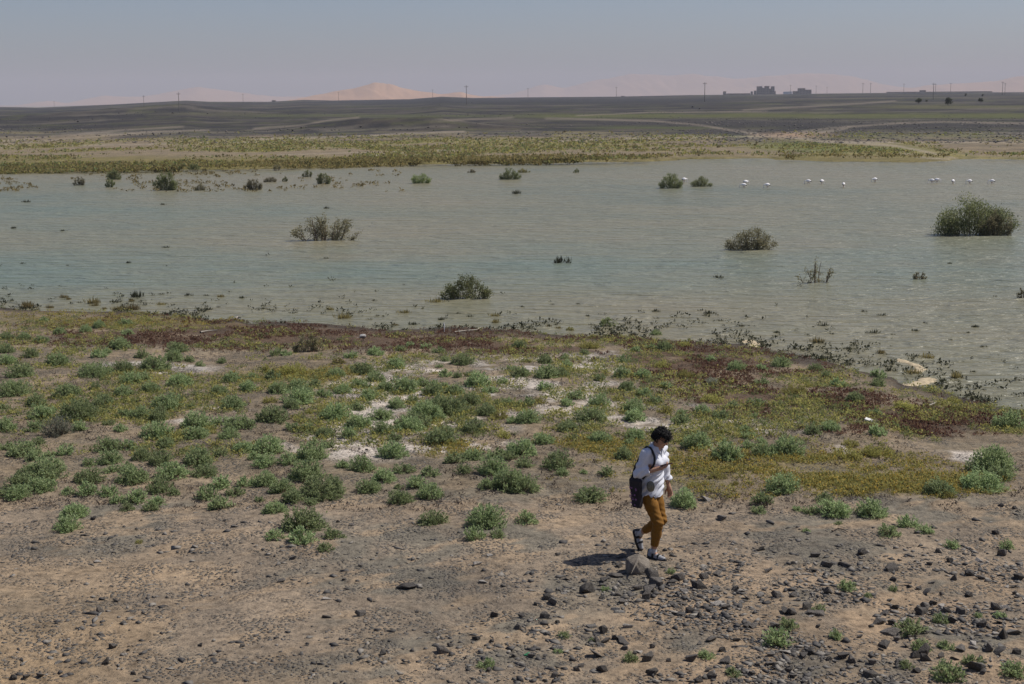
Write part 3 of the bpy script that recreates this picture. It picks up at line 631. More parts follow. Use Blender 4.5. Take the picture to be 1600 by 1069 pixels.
tl = cell_labels(tf, lambda s: s[:2], lambda s: s[2], [(420, 'far out in the lake'), (478, 'in the outer shallows'), (500, 'in the shallows'), (530, 'close to the shore'), (700, 'near the foamy shore')], [(200, 'at far left'), (400, 'in the left quarter'), (700, 'left of centre'), (950, 'around the centre'), (1250, 'right of centre'), (1430, 'towards the right'), (1700, 'at far right')], lambda s: 'ochre water tuft' if s[3] == 'o' else 'dark wet tuft', lambda s: ('ochre water tuft' if s[3] == 'o' else 'dark wet tuft') + ' among others')
for i, (x, y, w, kd) in enumerate(tf):
    P = hit_z(x, y, WATER_Z); s = w / px_per_m(P)
    o = link(bpy.data.objects.new('water_tuft', tp[kd][i % 4])); o.location = P + np.array([0, 0, -.02]); o.rotation_euler = (0, 0, RNG.uniform(-.4, .4) + (math.pi if i % 2 else 0)); o.scale = (s, s, s * RNG.uniform(1.2, 1.8))
    tag(o, tl[i][0], 'water plant', 'tufts standing in the shallows')

# pebbles: too many to count
def pebbles(name, P, size, m):
    n = len(P); T = np.array([(1, 0, 0), (0, 1, 0), (-1, 0, 0), (0, -1, 0), (0, 0, .8), (0, 0, -.5)], float)
    Fb = np.array([(0, 1, 4), (1, 2, 4), (2, 3, 4), (3, 0, 4), (1, 0, 5), (2, 1, 5), (3, 2, 5), (0, 3, 5)])
    V = T[None] * RNG.uniform(.45, 1.2, (n, 6, 3)); a = RNG.uniform(0, 6.28, n); ca_, sa_ = np.cos(a), np.sin(a)
    V = V * np.stack([size * RNG.uniform(.7, 1.5, n), size * RNG.uniform(.5, 1, n), size * RNG.uniform(.25, .7, n)], 1)[:, None]
    V = V + RNG.normal(0, .12, (n, 6, 3)) * size[:, None, None]
    X = V[..., 0] * ca_[:, None] - V[..., 1] * sa_[:, None]; Y = V[..., 0] * sa_[:, None] + V[..., 1] * ca_[:, None]
    V = np.stack([X, Y, V[..., 2]], -1) + P[:, None]
    return mesh_np(name, V.reshape(-1, 3), (Fb[None] + 6 * np.arange(n)[:, None, None]).reshape(-1, 3), m)
def pebmat(name, a, b_, c):
    m, n, l, b = mat(name); g = nd(n, 'ShaderNodeNewGeometry')
    l.new(ramp(n, l, g.outputs['Random Per Island'], [(0, a), (.6, b_), (1, c)]), b.inputs['Base Color']); b.inputs['Roughness'].default_value = .8; return m
# ------------------------------------------------------------------ ground cover (stuff)
def scatter_px(n, boxes, prob):
    """random ground points whose projected pixel falls in the boxes (x0,y0,x1,y1), kept with probability prob(px,py,x,y)"""
    out = []
    ar = np.array([(b[2] - b[0]) * (b[3] - b[1]) for b in boxes], float); ar /= ar.sum()
    for b, k in zip(boxes, ar):
        m = int(n * k); x = RNG.uniform(b[0], b[2], m); y = RNG.uniform(b[1], b[3], m)
        P = ground_hit(x, y, 4); keep = RNG.random(m) < prob(x, y, P[:, 0], P[:, 1])
        a = np.arctan2(P[:, 0], P[:, 1]); r = np.hypot(P[:, 0], P[:, 1]); R0, R1 = rs_rf(a)
        keep &= (P[:, 2] > WATER_Z + .01) & ((r < R0 + .5) | (r > R1 - 3))
        out.append(P[keep])
    return np.concatenate(out)
def el(x, y, lst):
    m = np.zeros_like(x)
    for (cx, cy, rx, ry) in lst: m = np.maximum(m, 1.25 - np.sqrt(((x - cx) / rx) ** 2 + ((y - cy) / ry) ** 2))
    return np.clip(m * 1.6, 0, 1)
REDS = [(330, 520, 330, 26), (640, 530, 330, 20), (880, 540, 220, 18), (1130, 575, 170, 30), (1250, 625, 190, 30), (1440, 655, 220, 24), (1080, 560, 160, 22)]
P = scatter_px(70000, [(-60, 480, 1660, 700)], lambda x, y, X, Y: el(x, y, REDS) * sstep(.38, .56, fbm(X * .9, Y * .9, 21, 4)))
tag(link(bpy.data.objects.new('red_seepweed', mounds('red_seepweed', P, RNG.uniform(.02, .07, len(P)), 8, 'leaf_red', .9, .5))), 'low dark red succulent ground cover along the near shore', kind='stuff')
YEL = [(1190, 738, 280, 36), (1390, 756, 180, 20), (930, 705, 100, 20), (700, 702, 60, 12), (180, 497, 200, 16), (470, 585, 110, 14)]
P = scatter_px(80000, [(0, 485, 1600, 800)], lambda x, y, X, Y: el(x, y, YEL) * sstep(.36, .60, fbm(X * 1.1, Y * 1.1, 23, 4)) * .95)
tag(link(bpy.data.objects.new('yellow_flowers', mounds('yellow_flowers', P, RNG.uniform(.03, .10, len(P)), 16, 'leaf_yellow', .5, .45, .30, 'flower'))), 'carpet of yellow-flowered herbs right of and behind the walking person', kind='stuff')
GRN = [(140, 515, 240, 50), (100, 510, 260, 40), (300, 560, 300, 60), (480, 590, 200, 40), (700, 545, 260, 24), (1000, 560, 220, 50), (1100, 640, 220, 60), (1350, 620, 240, 50), (300, 650, 320, 60), (650, 640, 250, 50), (950, 640, 200, 50), (1500, 660, 160, 40)]
P = scatter_px(34000, [(-60, 480, 1660, 760)], lambda x, y, X, Y: el(x, y, GRN) * sstep(.40, .62, fbm(X * .9, Y * .9, 141, 4)))
k = RNG.random(len(P)) < .5
tag(link(bpy.data.objects.new('green_herbs', mounds('green_herbs', P[k], RNG.uniform(.03, .13, k.sum()), 22, 'leaf_green', .42, .45))), 'small green herbs scattered between the saltbushes', kind='stuff')
tag(link(bpy.data.objects.new('olive_herbs', mounds('olive_herbs', P[~k], RNG.uniform(.04, .15, (~k).sum()), 20, 'leaf_yellow', .42, .45))), 'small yellowish herbs scattered between the saltbushes', kind='stuff')
P = scatter_px(26000, [(-60, 490, 1660, 800)], lambda x, y, X, Y: .55 * sstep(.40, .62, fbm(X * 1.3, Y * 1.3, 181, 4)))
M['leaf_dry'] = leaf_mat('dry_litter', (.06, .045, .032), (.12, .09, .065), (.22, .18, .13), .1)
tag(link(bpy.data.objects.new('dry_litter', mounds('dry_litter', P, RNG.uniform(.015, .06, len(P)), 7, 'leaf_dry', .9, .3))), 'dry plant litter strewn between the saltbushes', kind='stuff')
# far bank scrub
MT = np.array([(850, 185), (1020, 189), (1090, 195), (1140, 203), (1200, 212), (1300, 221), (1400, 228), (1440, 236), (1495, 248)], float)
P = scatter_px(15000, [(-60, 160, 1660, 224)], lambda x, y, X, Y: sstep(.42, .62, fbm(X * .02, Y * .02, 191, 4)) * .9)
tag(link(bpy.data.objects.new('far_stones', pebbles('far_stones', P, RNG.uniform(.08, .34, len(P)), pebmat('far_stone', (.035, .033, .033), (.06, .055, .052), (.13, .11, .09))))), 'dark stones strewn over the far plain', kind='stuff')
def farprob(x, y, X, Y):
    n = fbm(X * .10, Y * .10, 91, 4)
    n = n * np.where((np.abs(y - np.interp(x, MT[:, 0], MT[:, 1])) < 5) & (x > 850) & (x < 1500), 0, 1) * np.where((x > 1150) & (y < 243), .86, 1)
    return sstep(.34, .66, n) * np.clip((y - 205) / 30, .10, 1)
P = scatter_px(60000, [(-60, 206, 1660, 272)], farprob)
k = RNG.random(len(P))
for nm, m, a, b, lab in (('far_scrub', 'leaf_green', 0, .28, 'green scrub covering the far bank'), ('far_ochre_scrub', 'leaf_ochre', .28, .66, 'ochre scrub covering the far bank'), ('far_yellow_scrub', 'leaf_yellow', .66, 1.01, 'yellow-green scrub covering the far bank')):
    q = (k >= a) & (k < b)
    tag(link(bpy.data.objects.new(nm, mounds(nm, P[q], RNG.uniform(.06, .22, q.sum()), 6, m, 1.2, .7))), lab, kind='stuff')
P = scatter_px(24000, [(-60, 243, 1660, 282)], lambda x, y, X, Y: np.where(np.abs(np.hypot(X, Y) - rs_rf(np.arctan2(X, Y))[1]) < 7, .85, 0))
tag(link(bpy.data.objects.new('shore_fringe', mounds('shore_fringe', P, RNG.uniform(.10, .28, len(P)), 7, 'leaf_olive', 1.0, .6))), 'ochre fringe of plants along the far waterline', kind='stuff')
x = RNG.uniform(-40, 640, 900); y = RNG.uniform(266, 300, 900)
q = (fbm(x * .012, y * .10, 161, 3) > .50) & (RNG.random(900) < np.clip(1.15 - x / 650, .1, 1)); x, y = x[q], y[q]
P = hit_z(x, y, WATER_Z)
tag(link(bpy.data.objects.new('marsh_tufts', mounds('marsh_tufts', P, RNG.uniform(.08, .28, len(P)), 14, 'leaf_ochre', .8, .5))), 'low ochre tufts dotting the marshy far-left shallows', kind='stuff')

x = RNG.uniform(-40, 1640, 2600); ys = np.interp(x, NS[:, 0], NS[:, 1]); y = ys - RNG.exponential(13, len(x)) * (1 + .5 * sstep(900, 1300, x)) + 3
q = fbm(x * .02, y * .06, 201, 3) > .46; P = hit_z(x[q], y[q], WATER_Z)
tag(link(bpy.data.objects.new('shallows_debris', mounds('shallows_debris', P, RNG.uniform(.02, .11, len(P)), 8, 'leaf_dark', .9, .4))), 'tiny dark plants and debris speckling the near shallows', kind='stuff')
# ------------------------------------------------------------------ stones
def stone_material(name, c):
    m, n, l, b = mat(name)
    co = nd(n, 'ShaderNodeTexCoord'); oi = nd(n, 'ShaderNodeObjectInfo')
    ad = nd(n, 'ShaderNodeVectorMath', operation='ADD'); l.new(co.outputs['Object'], ad.inputs[0]); l.new(oi.outputs['Location'], ad.inputs[1])
    no = nd(n, 'ShaderNodeTexNoise', Scale=9.0, Detail=8.0, Roughness=.7); l.new(ad.outputs[0], no.inputs['Vector'])
    k = ramp(n, l, no.outputs[0], [(.3, tuple(x * .6 for x in c)), (.55, c), (.75, tuple(x * 1.5 for x in c))])
    v = nd(n, 'ShaderNodeMapRange'); l.new(oi.outputs['Random'], v.inputs[0]); v.inputs[3].default_value = .6; v.inputs[4].default_value = 1.5
    hs = nd(n, 'ShaderNodeHueSaturation'); l.new(v.outputs[0], hs.inputs['Value']); l.new(k, hs.inputs['Color'])
    gm = nd(n, 'ShaderNodeNewGeometry'); sx = nd(n, 'ShaderNodeSeparateXYZ'); l.new(gm.outputs['Normal'], sx.inputs[0])
    l.new(hs.outputs[0], b.inputs['Base Color']); b.inputs['Roughness'].default_value = .75; b.inputs['Specular IOR Level'].default_value = .3
    bp = nd(n, 'ShaderNodeBump', Strength=.7, Distance=.03); l.new(no.outputs[0], bp.inputs['Height']); l.new(bp.outputs[0], b.inputs['Normal'])
    return m
M['rock'] = stone_material('dark_stone', (.088, .077, .066)); M['pale_rock'] = stone_material('pale_stone', (.22, .20, .175)); M['boulder'] = stone_material('weathered_boulder', (.20, .17, .135))
import bmesh
def stone_mesh(seed, flat, m, pts=16, roundness=0.0):
    r = np.random.default_rng(seed); bm = bmesh.new()
    for _ in range(pts):
        v = r.normal(size=3); v /= np.linalg.norm(v)
        v = v * (r.uniform(.75, 1.0) if roundness else r.uniform(.55, 1.0)) if roundness else np.sign(v) * np.abs(v) ** .8 * r.uniform(.42, 1.05)
        bm.verts.new((v[0] * .5, v[1] * .36, v[2] * .5 * flat))
    res = bmesh.ops.convex_hull(bm, input=bm.verts)
    bmesh.ops.delete(bm, geom=[g for g in res['geom_unused'] if isinstance(g, bmesh.types.BMVert)], context='VERTS')
    bmesh.ops.dissolve_limit(bm, angle_limit=rad(9), verts=bm.verts, edges=bm.edges)
    bmesh.ops.bevel(bm, geom=bm.edges[:], offset=.018 if not roundness else .05, segments=1 if not roundness else 2, affect='EDGES', profile=.6)
    bmesh.ops.triangulate(bm, faces=bm.faces)
    me = bpy.data.meshes.new('stone'); bm.to_mesh(me); bm.free(); me.materials.append(m); return me
SM = {'a': [stone_mesh(100 + k, [.62, .8, .5, .7, .42, .9, .55, .66][k % 8], M['rock'], 9 + k % 4) for k in range(14)],
      'f': [stone_mesh(200 + k, .24, M['rock'], 10) for k in range(6)], 'p': [stone_mesh(300 + k, .4, M['pale_rock'], 14) for k in range(6)],
      'b': [stone_mesh(401, .85, M['boulder'], 46, 1.0)]}
ST = """996,900,36,b 921,932,32 1016,931,28 1026,921,24 1051,917,20 1061,910,22 1102,909,28 1091,924,24 1149,927,18 1071,928,16,p 995,925,16 965,888,13 885,908,11 1020,907,20 1120,940,10 962,907,26,f 972,946,18 865,948,22 815,968,16 850,969,16 872,976,14 810,985,14 944,992,22 972,1008,34,f 945,1007,16 965,1001,14 930,1031,32 1010,1036,18 1082,1037,24 1130,1021,14 1134,1040,22 901,1051,12 872,1048,12 942,1053,18 866,1063,20 1112,1063,18 1175,1058,20 1094,967,12 1179,983,14 1165,983,14 1184,863,13 872,870,9 1197,925,12
1350,870,18 1322,889,26,f 1292,889,20 1272,897,14 1394,897,22 1487,882,20 1466,866,12 1594,909,24 1491,909,14 1532,907,14 1434,923,12 1450,933,22 1215,937,16 1586,921,12 1517,936,16 1227,962,20 1502,963,18 1275,969,38,f 1260,956,18 1375,981,30 1395,997,36,f 1585,996,28,p 1572,1003,24 1385,1015,20 1500,1021,20 1565,1029,30 1442,1028,22 1316,1033,24 1270,1026,20 1203,1043,18 1476,1045,16 1491,1052,18 1530,1053,30 1435,1055,24 1362,1063,24 1405,1044,20
155,961,20 180,942,11 178,1016,20 82,1028,11 91,1039,16,p 62,1061,18 19,1065,18 40,1064,20 207,1057,14 276,1059,11 312,1012,12 377,1015,18 200,1019,10 150,882,18,p 164,1041,18
440,912,14 536,909,11 510,969,24,f 564,966,20 507,941,22,p 635,927,38,f 755,915,22,p 772,967,18 756,977,16 745,1003,18 767,1007,16 690,1026,28 597,1028,20 766,871,14,p 745,886,20,p 564,887,12 727,1033,16 704,1013,12 459,876,14 765,1052,14 1130,816,22 1107,786,24,p 1239,842,10 1557,837,12 1587,798,14 1566,793,9 52,798,18,f 52,818,16,f 130,840,16,f 352,816,8 368,827,24,f 145,814,10 548,824,16,f 527,818,10 428,848,16,f 573,705,7 1300,896,12 1190,862,10 1238,884,12"""
st = []
for t in ST.split():
    q = t.split(','); st.append((float(q[0]), float(q[1]), float(q[2]), q[3] if len(q) > 3 else 'a'))
while len(st) < 292:
    x = RNG.uniform(0, 1600); y = RNG.uniform(845, 1069)
    dens = .03 + .97 * float(sstep(700, 1050, np.array(x))) * float(sstep(845, 930, np.array(y)))
    if RNG.random() > dens: continue
    if (abs(x - 1000) < 130 and y < 895): continue
    st.append((x, y, float(RNG.uniform(8, 20)), RNG.choice(['a', 'a', 'a', 'f', 'p'])))
SN = {'a': 'angular dark stone', 'f': 'flat dark stone slab', 'p': 'pale grey stone', 'b': 'boulder'}
sl = cell_labels(st, lambda s: s[:2], lambda s: s[2], [(860, 'behind the open ground'), (905, 'level with the feet'), (940, 'below the boulder line'), (975, 'in the stony middle strip'), (1010, 'in the near strip'), (1045, 'near the bottom'), (1200, 'along the bottom edge')], [(260, 'at far left'), (560, 'left of centre'), (800, 'around the centre'), (930, 'left of the person'), (1060, 'below the person'), (1200, 'right of the person'), (1330, 'towards the right'), (1460, 'in the right part'), (1700, 'at far right')], lambda s: SN[s[3]], lambda s: SN[s[3]] + ' among others')
SCUST = {(996, 900): 'large rounded weathered boulder just below the walking person\'s front foot', (921, 932): 'big angular brown-black rock left of the boulder near the feet', (1102, 909): 'broad flat-topped rock in the stone cluster right of the boulder', (635, 927): 'long thin dark slab lying flat at the centre foreground'}
for i, (x, y, w, kd) in enumerate(st):
    P = ground_hit(x, y - w * .12); s = w / px_per_m(P) * (1.42 if x > 780 else 1.15)
    c = P + np.array([0, s * .2, 0]); c[2] = float(zg(c[0], c[1])) + s * (.10 if kd in 'ab' else .04)
    o = link(bpy.data.objects.new('boulder' if kd == 'b' else 'stone', SM[kd][i % len(SM[kd])])); o.location = c
    o.rotation_euler = (RNG.normal(0, .16), RNG.normal(0, .16), RNG.uniform(-.6, .6) + (math.pi if RNG.random() < .5 else 0)); o.scale = (s, s * RNG.uniform(.8, 1.2), s * (1.1 if kd == 'b' else RNG.uniform(.85, 1.35)))
    tag(o, SCUST.get((int(x), int(y)), sl[i][0]), 'rock' if kd == 'b' else 'stone', 'loose stones on the near ground')
def pprob(x, y, X, Y):
    n = fbm(X * 1.1, Y * 1.1, 171, 4)
    return np.clip(.14 + .9 * sstep(720, 1100, x) * sstep(840, 920, y), 0, 1) * sstep(.30, .68, n) * sstep(770, 850, y)
P = scatter_px(64000, [(-40, 780, 1640, 1110)], pprob)
tag(link(bpy.data.objects.new('pebbles', pebbles('pebbles', P, np.minimum(.075, .009 + RNG.exponential(.017, len(P))), pebmat('pebble', (.04, .036, .033), (.088, .079, .069), (.24, .215, .18))))), 'loose dark gravel and pebbles strewn over the foreground', kind='stuff')

# ------------------------------------------------------------------ figure modelling: distance fields turned into meshes
class Field:
    def __init__(s, lo, hi, h):
        s.lo = np.array(lo, float); s.h = h; n = np.ceil((np.array(hi) - s.lo) / h).astype(int) + 1
        s.ax = [s.lo[k] + h * np.arange(n[k]) for k in range(3)]; s.D = np.full(n, 1.0, np.float32)
    def _sl(s, lo, hi):
        i0 = np.maximum(0, np.floor((np.asarray(lo) - s.lo) / s.h).astype(int)); i1 = np.minimum(s.D.shape, np.ceil((np.asarray(hi) - s.lo) / s.h).astype(int) + 1)
        return tuple(slice(a, max(a, b)) for a, b in zip(i0, i1))
    def _pts(s, sl): return np.stack(np.meshgrid(s.ax[0][sl[0]], s.ax[1][sl[1]], s.ax[2][sl[2]], indexing='ij'), -1).astype(np.float32)
    def put(s, d, sl, k, sub=False):
        a = s.D[sl]
        if sub: a = -a
        if k > 0:
            hh = np.clip(.5 + .5 * (d - a) / k, 0, 1); r = d * (1 - hh) + a * hh - k * hh * (1 - hh)
        else: r = np.minimum(a, d)
        s.D[sl] = -r if sub else r
    def cone(s, a, b, ra, rb, k=.02, sc=(1, 1, 1), sub=False):
        a = np.array(a, float); b = np.array(b, float); sc = np.array(sc, float); R_ = max(ra, rb) / sc.min() + k + .02
        sl = s._sl(np.minimum(a, b) - R_, np.maximum(a, b) + R_); p = s._pts(sl)
        if p.size == 0: return
        a_, b_ = a * sc, b * sc; ba = b_ - a_; q = p * sc - a_
        t = np.clip((q @ ba) / max(1e-9, ba @ ba), 0, 1)
        d = (np.linalg.norm(q - t[..., None] * ba, axis=-1) - (ra + (rb - ra) * t)) / sc.max() ** .5
        s.put(d.astype(np.float32), sl, k, sub)
    def ell(s, c, r, k=.02, rot=None, sub=False):
        c = np.array(c, float); r = np.array(r, float); R_ = r.max() + k + .02
        sl = s._sl(c - R_, c + R_); p = s._pts(sl) - c
        if rot is not None: p = p @ np.array(rot.to_3x3())
        q = np.linalg.norm(p / r, axis=-1); d = (q - 1) * r.min()
        s.put(d.astype(np.float32), sl, k, sub)
    def halfspace(s, p0, nrm):
        """cut away the side the normal points to"""
        sl = tuple(slice(0, n) for n in s.D.shape); p = s._pts(sl)
        d = (p - np.array(p0)) @ (np.array(nrm) / np.linalg.norm(nrm)); s.D = np.maximum(s.D, d.astype(np.float32))
    def mesh(s, name, m, wr=None):
        D = s.D; ins = D < 0; n = np.array(D.shape) - 1
        cnt = np.zeros(n, np.int8)
        for i in (0, 1):
            for j in (0, 1):
                for k in (0, 1): cnt += ins[i:i + n[0], j:j + n[1], k:k + n[2]]
        act = np.argwhere((cnt > 0) & (cnt < 8)); acc = np.zeros((len(act), 3)); num = np.zeros(len(act))
        cs = [(i, j, k) for i in (0, 1) for j in (0, 1) for k in (0, 1)]
        for a in cs:
            for ax in range(3):
                if a[ax]: continue
                b = list(a); b[ax] = 1
                da = D[act[:, 0] + a[0], act[:, 1] + a[1], act[:, 2] + a[2]]; db = D[act[:, 0] + b[0], act[:, 1] + b[1], act[:, 2] + b[2]]
                c = (da < 0) != (db < 0); t = np.where(c, da / np.where(c, da - db, 1), 0)
                p = np.tile(np.array(a, float), (len(act), 1)); p[:, ax] += t
                acc += p * c[:, None]; num += c
        V = s.lo + s.h * (act + acc / num[:, None])
        idm = np.full(n, -1, np.int64); idm[tuple(act.T)] = np.arange(len(act)); Fq = []
        for ax in range(3):
            u, v = (ax + 1) % 3, (ax + 2) % 3
            s0 = [slice(None)] * 3; s1 = [slice(None)] * 3; s0[ax] = slice(0, -1); s1[ax] = slice(1, None)
            A_ = ins[tuple(s0)]; B_ = ins[tuple(s1)]; e = np.argwhere(A_ != B_)
            e = e[(e[:, u] > 0) & (e[:, v] > 0) & (e[:, u] < n[u]) & (e[:, v] < n[v])]
            fl = A_[tuple(e.T)]
            def g(du, dv):
                q = e.copy(); q[:, u] -= du; q[:, v] -= dv; return idm[tuple(q.T)]
            Q = np.stack([g(1, 1), g(0, 1), g(0, 0), g(1, 0)], 1); Q[~fl] = Q[~fl][:, ::-1]; Fq.append(Q)
        Fq = np.concatenate(Fq); Fq = Fq[(Fq >= 0).all(1)]
        if wr is not None:
            G = np.stack(np.gradient(D, s.h), -1); gi = tuple(np.clip(act, 0, np.array(D.shape) - 1).T); N = G[gi]; N /= np.linalg.norm(N, axis=1, keepdims=True) + 1e-6
            V = V + N * wr(V)[:, None]
        return mesh_np(name, V, Fq, m, True)
def fold(amp, f=18, s=0):
    return lambda V: amp * (2 * noise3(V * f, s) - 1) + amp * .5 * (2 * noise3(V * f * 2.2, s + 5) - 1)

# joints in the walker's own frame: x forward, y to her left, z up
J = dict(pel=(-.08, 0, .92), che=(-.03, 0, 1.20), nb=(.025, 0, 1.41), hd=(.095, 0, 1.545), shR=(-.01, -.175, 1.355), shL=(-.01, .175, 1.355),
         elR=(-.06, -.265, 1.115), wrR=(.15, -.13, 1.185), elL=(-.01, .245, 1.09), wrL=(.05, .245, .865),
         hiR=(-.08, -.085, .87), knR=(.115, -.08, .48), anR=(.05, -.08, .095), hiL=(-.08, .085, .87), knL=(.055, .085, .465), anL=(-.265, .085, .23))
J = {k: np.array(v) for k, v in J.items()}
M['skin'] = simple('skin', (.40, .225, .145), .55, .08); M['shirt'] = simple('white_shirt_cloth', (.60, .61, .66), .85, .06, 60, .15); M['trouser'] = simple('mustard_trouser_cloth', (.195, .088, .010), .85, .12, 50, .15)
M['hair'] = simple('dark_hair', (.0065, .0055, .005), .85, .4, 120, .8); M['black'] = simple('black_rubber', (.014, .014, .015), .55); M['sock'] = simple('grey_sock', (.42, .41, .41), .9); M['lens'] = simple('dark_lens', (.008, .008, .009), .12, 0)
M['shoegrey'] = simple('pale_shoe_fabric', (.30, .30, .31), .8); M['bag'] = simple('dark_canvas', (.024, .021, .026), .85, .25); M['mauve'] = simple('mauve_print', (.22, .10, .24), .8); M['pouch'] = simple('olive_pouch', (.16, .15, .11), .85, .5, 90); M['phone'] = simple('phone_case', (.10, .025, .03), .35, .1)
pw = ground_hit(1021, 873); pz = float(zg(pw[0], pw[1]))
THETA = rad(-40)
Rz = Matrix.Rotation(THETA, 4, 'Z')
off = Rz @ Vector((.05, -.08, 0))
PLOC = Vector((pw[0] - off.x, pw[1] - off.y, pz))
def hand(fl, wr, el_, palm_n, curl, side, grip=False):
    """palm plus five separate fingers; grows from the wrist along the forearm"""
    d = (wr - el_) / np.linalg.norm(wr - el_); nrm = np.array(palm_n, float); nrm -= d * (nrm @ d); nrm /= np.linalg.norm(nrm); sd_ = np.cross(d, nrm) * side
    c = wr + d * .045
    fl.cone(wr, wr + d * .035, .024, .027, .012)
    for q in (-.024, -.008, .008, .024): fl.cone(wr + d * .02 + sd_ * q * .7, wr + d * .085 + sd_ * q, .013, .0105, .010)
    for q, L in ((-.027, .06), (-.009, .072), (.009, .068), (.027, .052)):
        p0 = wr + d * .085 + sd_ * q; a = curl
        p1 = p0 + (d * math.cos(a) + nrm * math.sin(a)) * L * .45; a += curl * 1.1
        p2 = p1 + (d * math.cos(a) + nrm * math.sin(a)) * L * .33; a += curl * .8
        p3 = p2 + (d * math.cos(a) + nrm * math.sin(a)) * L * .25
        fl.cone(p0, p1, .0098, .0088, .004); fl.cone(p1, p2, .0088, .008, .003); fl.cone(p2, p3, .008, .0066, .003)
    t0 = wr + d * .03 - sd_ * .026; t1 = t0 + d * .03 - sd_ * .026 + nrm * .014; t2 = t1 + d * .03 - sd_ * .004 + nrm * .018
    fl.cone(t0, t1, .0135, .0115, .010); fl.cone(t1, t2, .011, .0085, .004)
    return c, d, nrm, sd_
body = Field((-.45, -.40, -.02), (.36, .40, 1.70), .0055)
body.cone(J['pel'], J['che'], .115, .120, .05, (1.25, .85, 1)); body.cone(J['che'], (-.005, 0, 1.33), .115, .085, .05, (1.2, .75, 1))
body.cone((-.005, 0, 1.37), J['nb'], .06, .052, .04); body.cone(J['nb'], (.07, 0, 1.49), .05, .050, .02)
hrot = Matrix.Rotation(rad(32), 4, 'Y')                      # head bowed to the phone
def hp(x, y, z): return np.array(hrot @ Vector((x, y, z))) + J['hd']
body.ell(J['hd'], (.092, .074, .110), .02, hrot); body.ell(hp(.022, 0, -.055), (.066, .056, .062), .03, hrot)
body.cone(hp(.088, 0, .012), hp(.108, 0, -.022), .010, .014, .012); body.ell(hp(.088, 0, -.058), (.012, .024, .008), .008, hrot); body.ell(hp(.080, 0, -.093), (.018, .022, .016), .015, hrot)
for s_ in (-1, 1):
    body.ell(hp(.0, s_ * .076, -.01), (.018, .010, .032), .006, hrot); body.ell(hp(.083, s_ * .03, .022), (.010, .016, .008), .010, hrot); body.ell(hp(.066, s_ * .04, -.028), (.02, .02, .02), .02, hrot)
for sh, e_, w_ in (('shR', 'elR', 'wrR'), ('shL', 'elL', 'wrL')):
    body.cone(J[sh], J[e_], .047, .037, .03); body.cone(J[e_], J[w_], .037, .024, .02)
handR = hand(body, J['wrR'], J['elR'], (.15, .45, .85), .55, 1)
handL = hand(body, J['wrL'], J['elL'], (.2, -1, 0), .38, -1)
for a, b, c in (('hiR', 'knR', 'anR'), ('hiL', 'knL', 'anL')):
    body.cone(J[a], J[b], .078, .050, .04); body.cone(J[b], J[b] * .62 + J[c] * .38, .050, .050, .02); body.cone(J[b] * .62 + J[c] * .38, J[c], .050, .033, .02)
ftR = (J['anR'] + [-.045, 0, -.055], J['anR'] + [.155, -.015, -.068]); dL = np.array([.33, 0, -.94]); ftL = (J['anL'] + [-.055, 0, .0], J['anL'] + [-.055, 0, 0] + dL * .195)
for (h_, t_), an in ((ftR, 'anR'), (ftL, 'anL')): body.cone(h_, t_, .030, .028, .03); body.cone(J[an], h_, .032, .030, .02); body.cone(J[an], h_ * .45 + t_ * .55, .03, .026, .02)
person = link(bpy.data.objects.new('person', body.mesh('person_body', M['skin']))); person.scale = (.975,) * 3; person.location = PLOC; person.rotation_euler = (0, 0, THETA)
tag(person, 'person in white shirt and mustard trousers walking, head bowed over a phone', 'person')
def pchild(name, me): return link(bpy.data.objects.new(name, me), person)
# shirt
sf = Field((-.36, -.40, .74), (.34, .40, 1.50), .0065)
sf.cone((-.07, 0, .84), J['che'], .182, .142, .05, (1.15, .84, 1)); sf.cone(J['che'], (-.005, 0, 1.33), .135, .105, .05, (1.15, .72, 1)); sf.ell((.075, -.055, 1.215), (.07, .075, .075), .05); sf.ell((.075, .055, 1.215), (.07, .075, .075), .05)
sf.cone((0, -.10, 1.375), (0, .10, 1.375), .055, .055, .05); sf.cone((-.005, 0, 1.38), (.02, 0, 1.425), .075, .068, .02)
for sh, e_, w_, q in (('shR', 'elR', 'wrR', .55), ('shL', 'elL', 'wrL', .66)):
    sf.cone(J[sh], J[e_], .068, .060, .05); sf.cone(J[e_], J[e_] * (1 - q) + J[w_] * q, .060, .052, .03)
    cu = J[e_] * (1 - q) + J[w_] * q; cd_ = (J[w_] - J[e_]) / np.linalg.norm(J[w_] - J[e_]); sf.cone(cu - cd_ * .045, cu, .060, .060, .004)
    sl = sf._sl(cu - .09, cu + .09); p = sf._pts(sl); dd = (p - cu) @ cd_; nearm = np.linalg.norm(p - cu, axis=-1) < .085
    sf.D[sl] = np.where(nearm, np.maximum(sf.D[sl], dd.astype(np.float32)), sf.D[sl])
# hem, raised at the left side slit; neck opening
sl = tuple(slice(0, n) for n in sf.D.shape); p = sf._pts(sl)
hem = .805 + .03 * np.cos(np.arctan2(p[..., 1], p[..., 0] + .07) * 2 + math.pi) + .13 * np.clip(1 - np.abs(np.arctan2(p[..., 1], p[..., 0] + .07) - .95) / .30, 0, 1)
torso = np.abs(p[..., 1]) < .205
sf.D = np.where(torso & (p[..., 2] < 1.02), np.maximum(sf.D, hem - p[..., 2]), sf.D).astype(np.float32)
sf.cone((.02, 0, 1.40), (.06, 0, 1.47), .058, .066, .0, sub=True); sf.cone((.085, 0, 1.41), (.125, 0, 1.30), .034, .006, .0, sub=True)
def shirt_w(V):
    d = (V[:, 0] * .6 + V[:, 1] * .5 - V[:, 2] * .9)
    return .010 * (2 * noise3(V * 15, 3) - 1) + .009 * np.sin(d * 75 + 7 * noise3(V * 9, 4)) * np.clip((2 * noise3(V * 6, 8) - .6), 0, 1) * 2
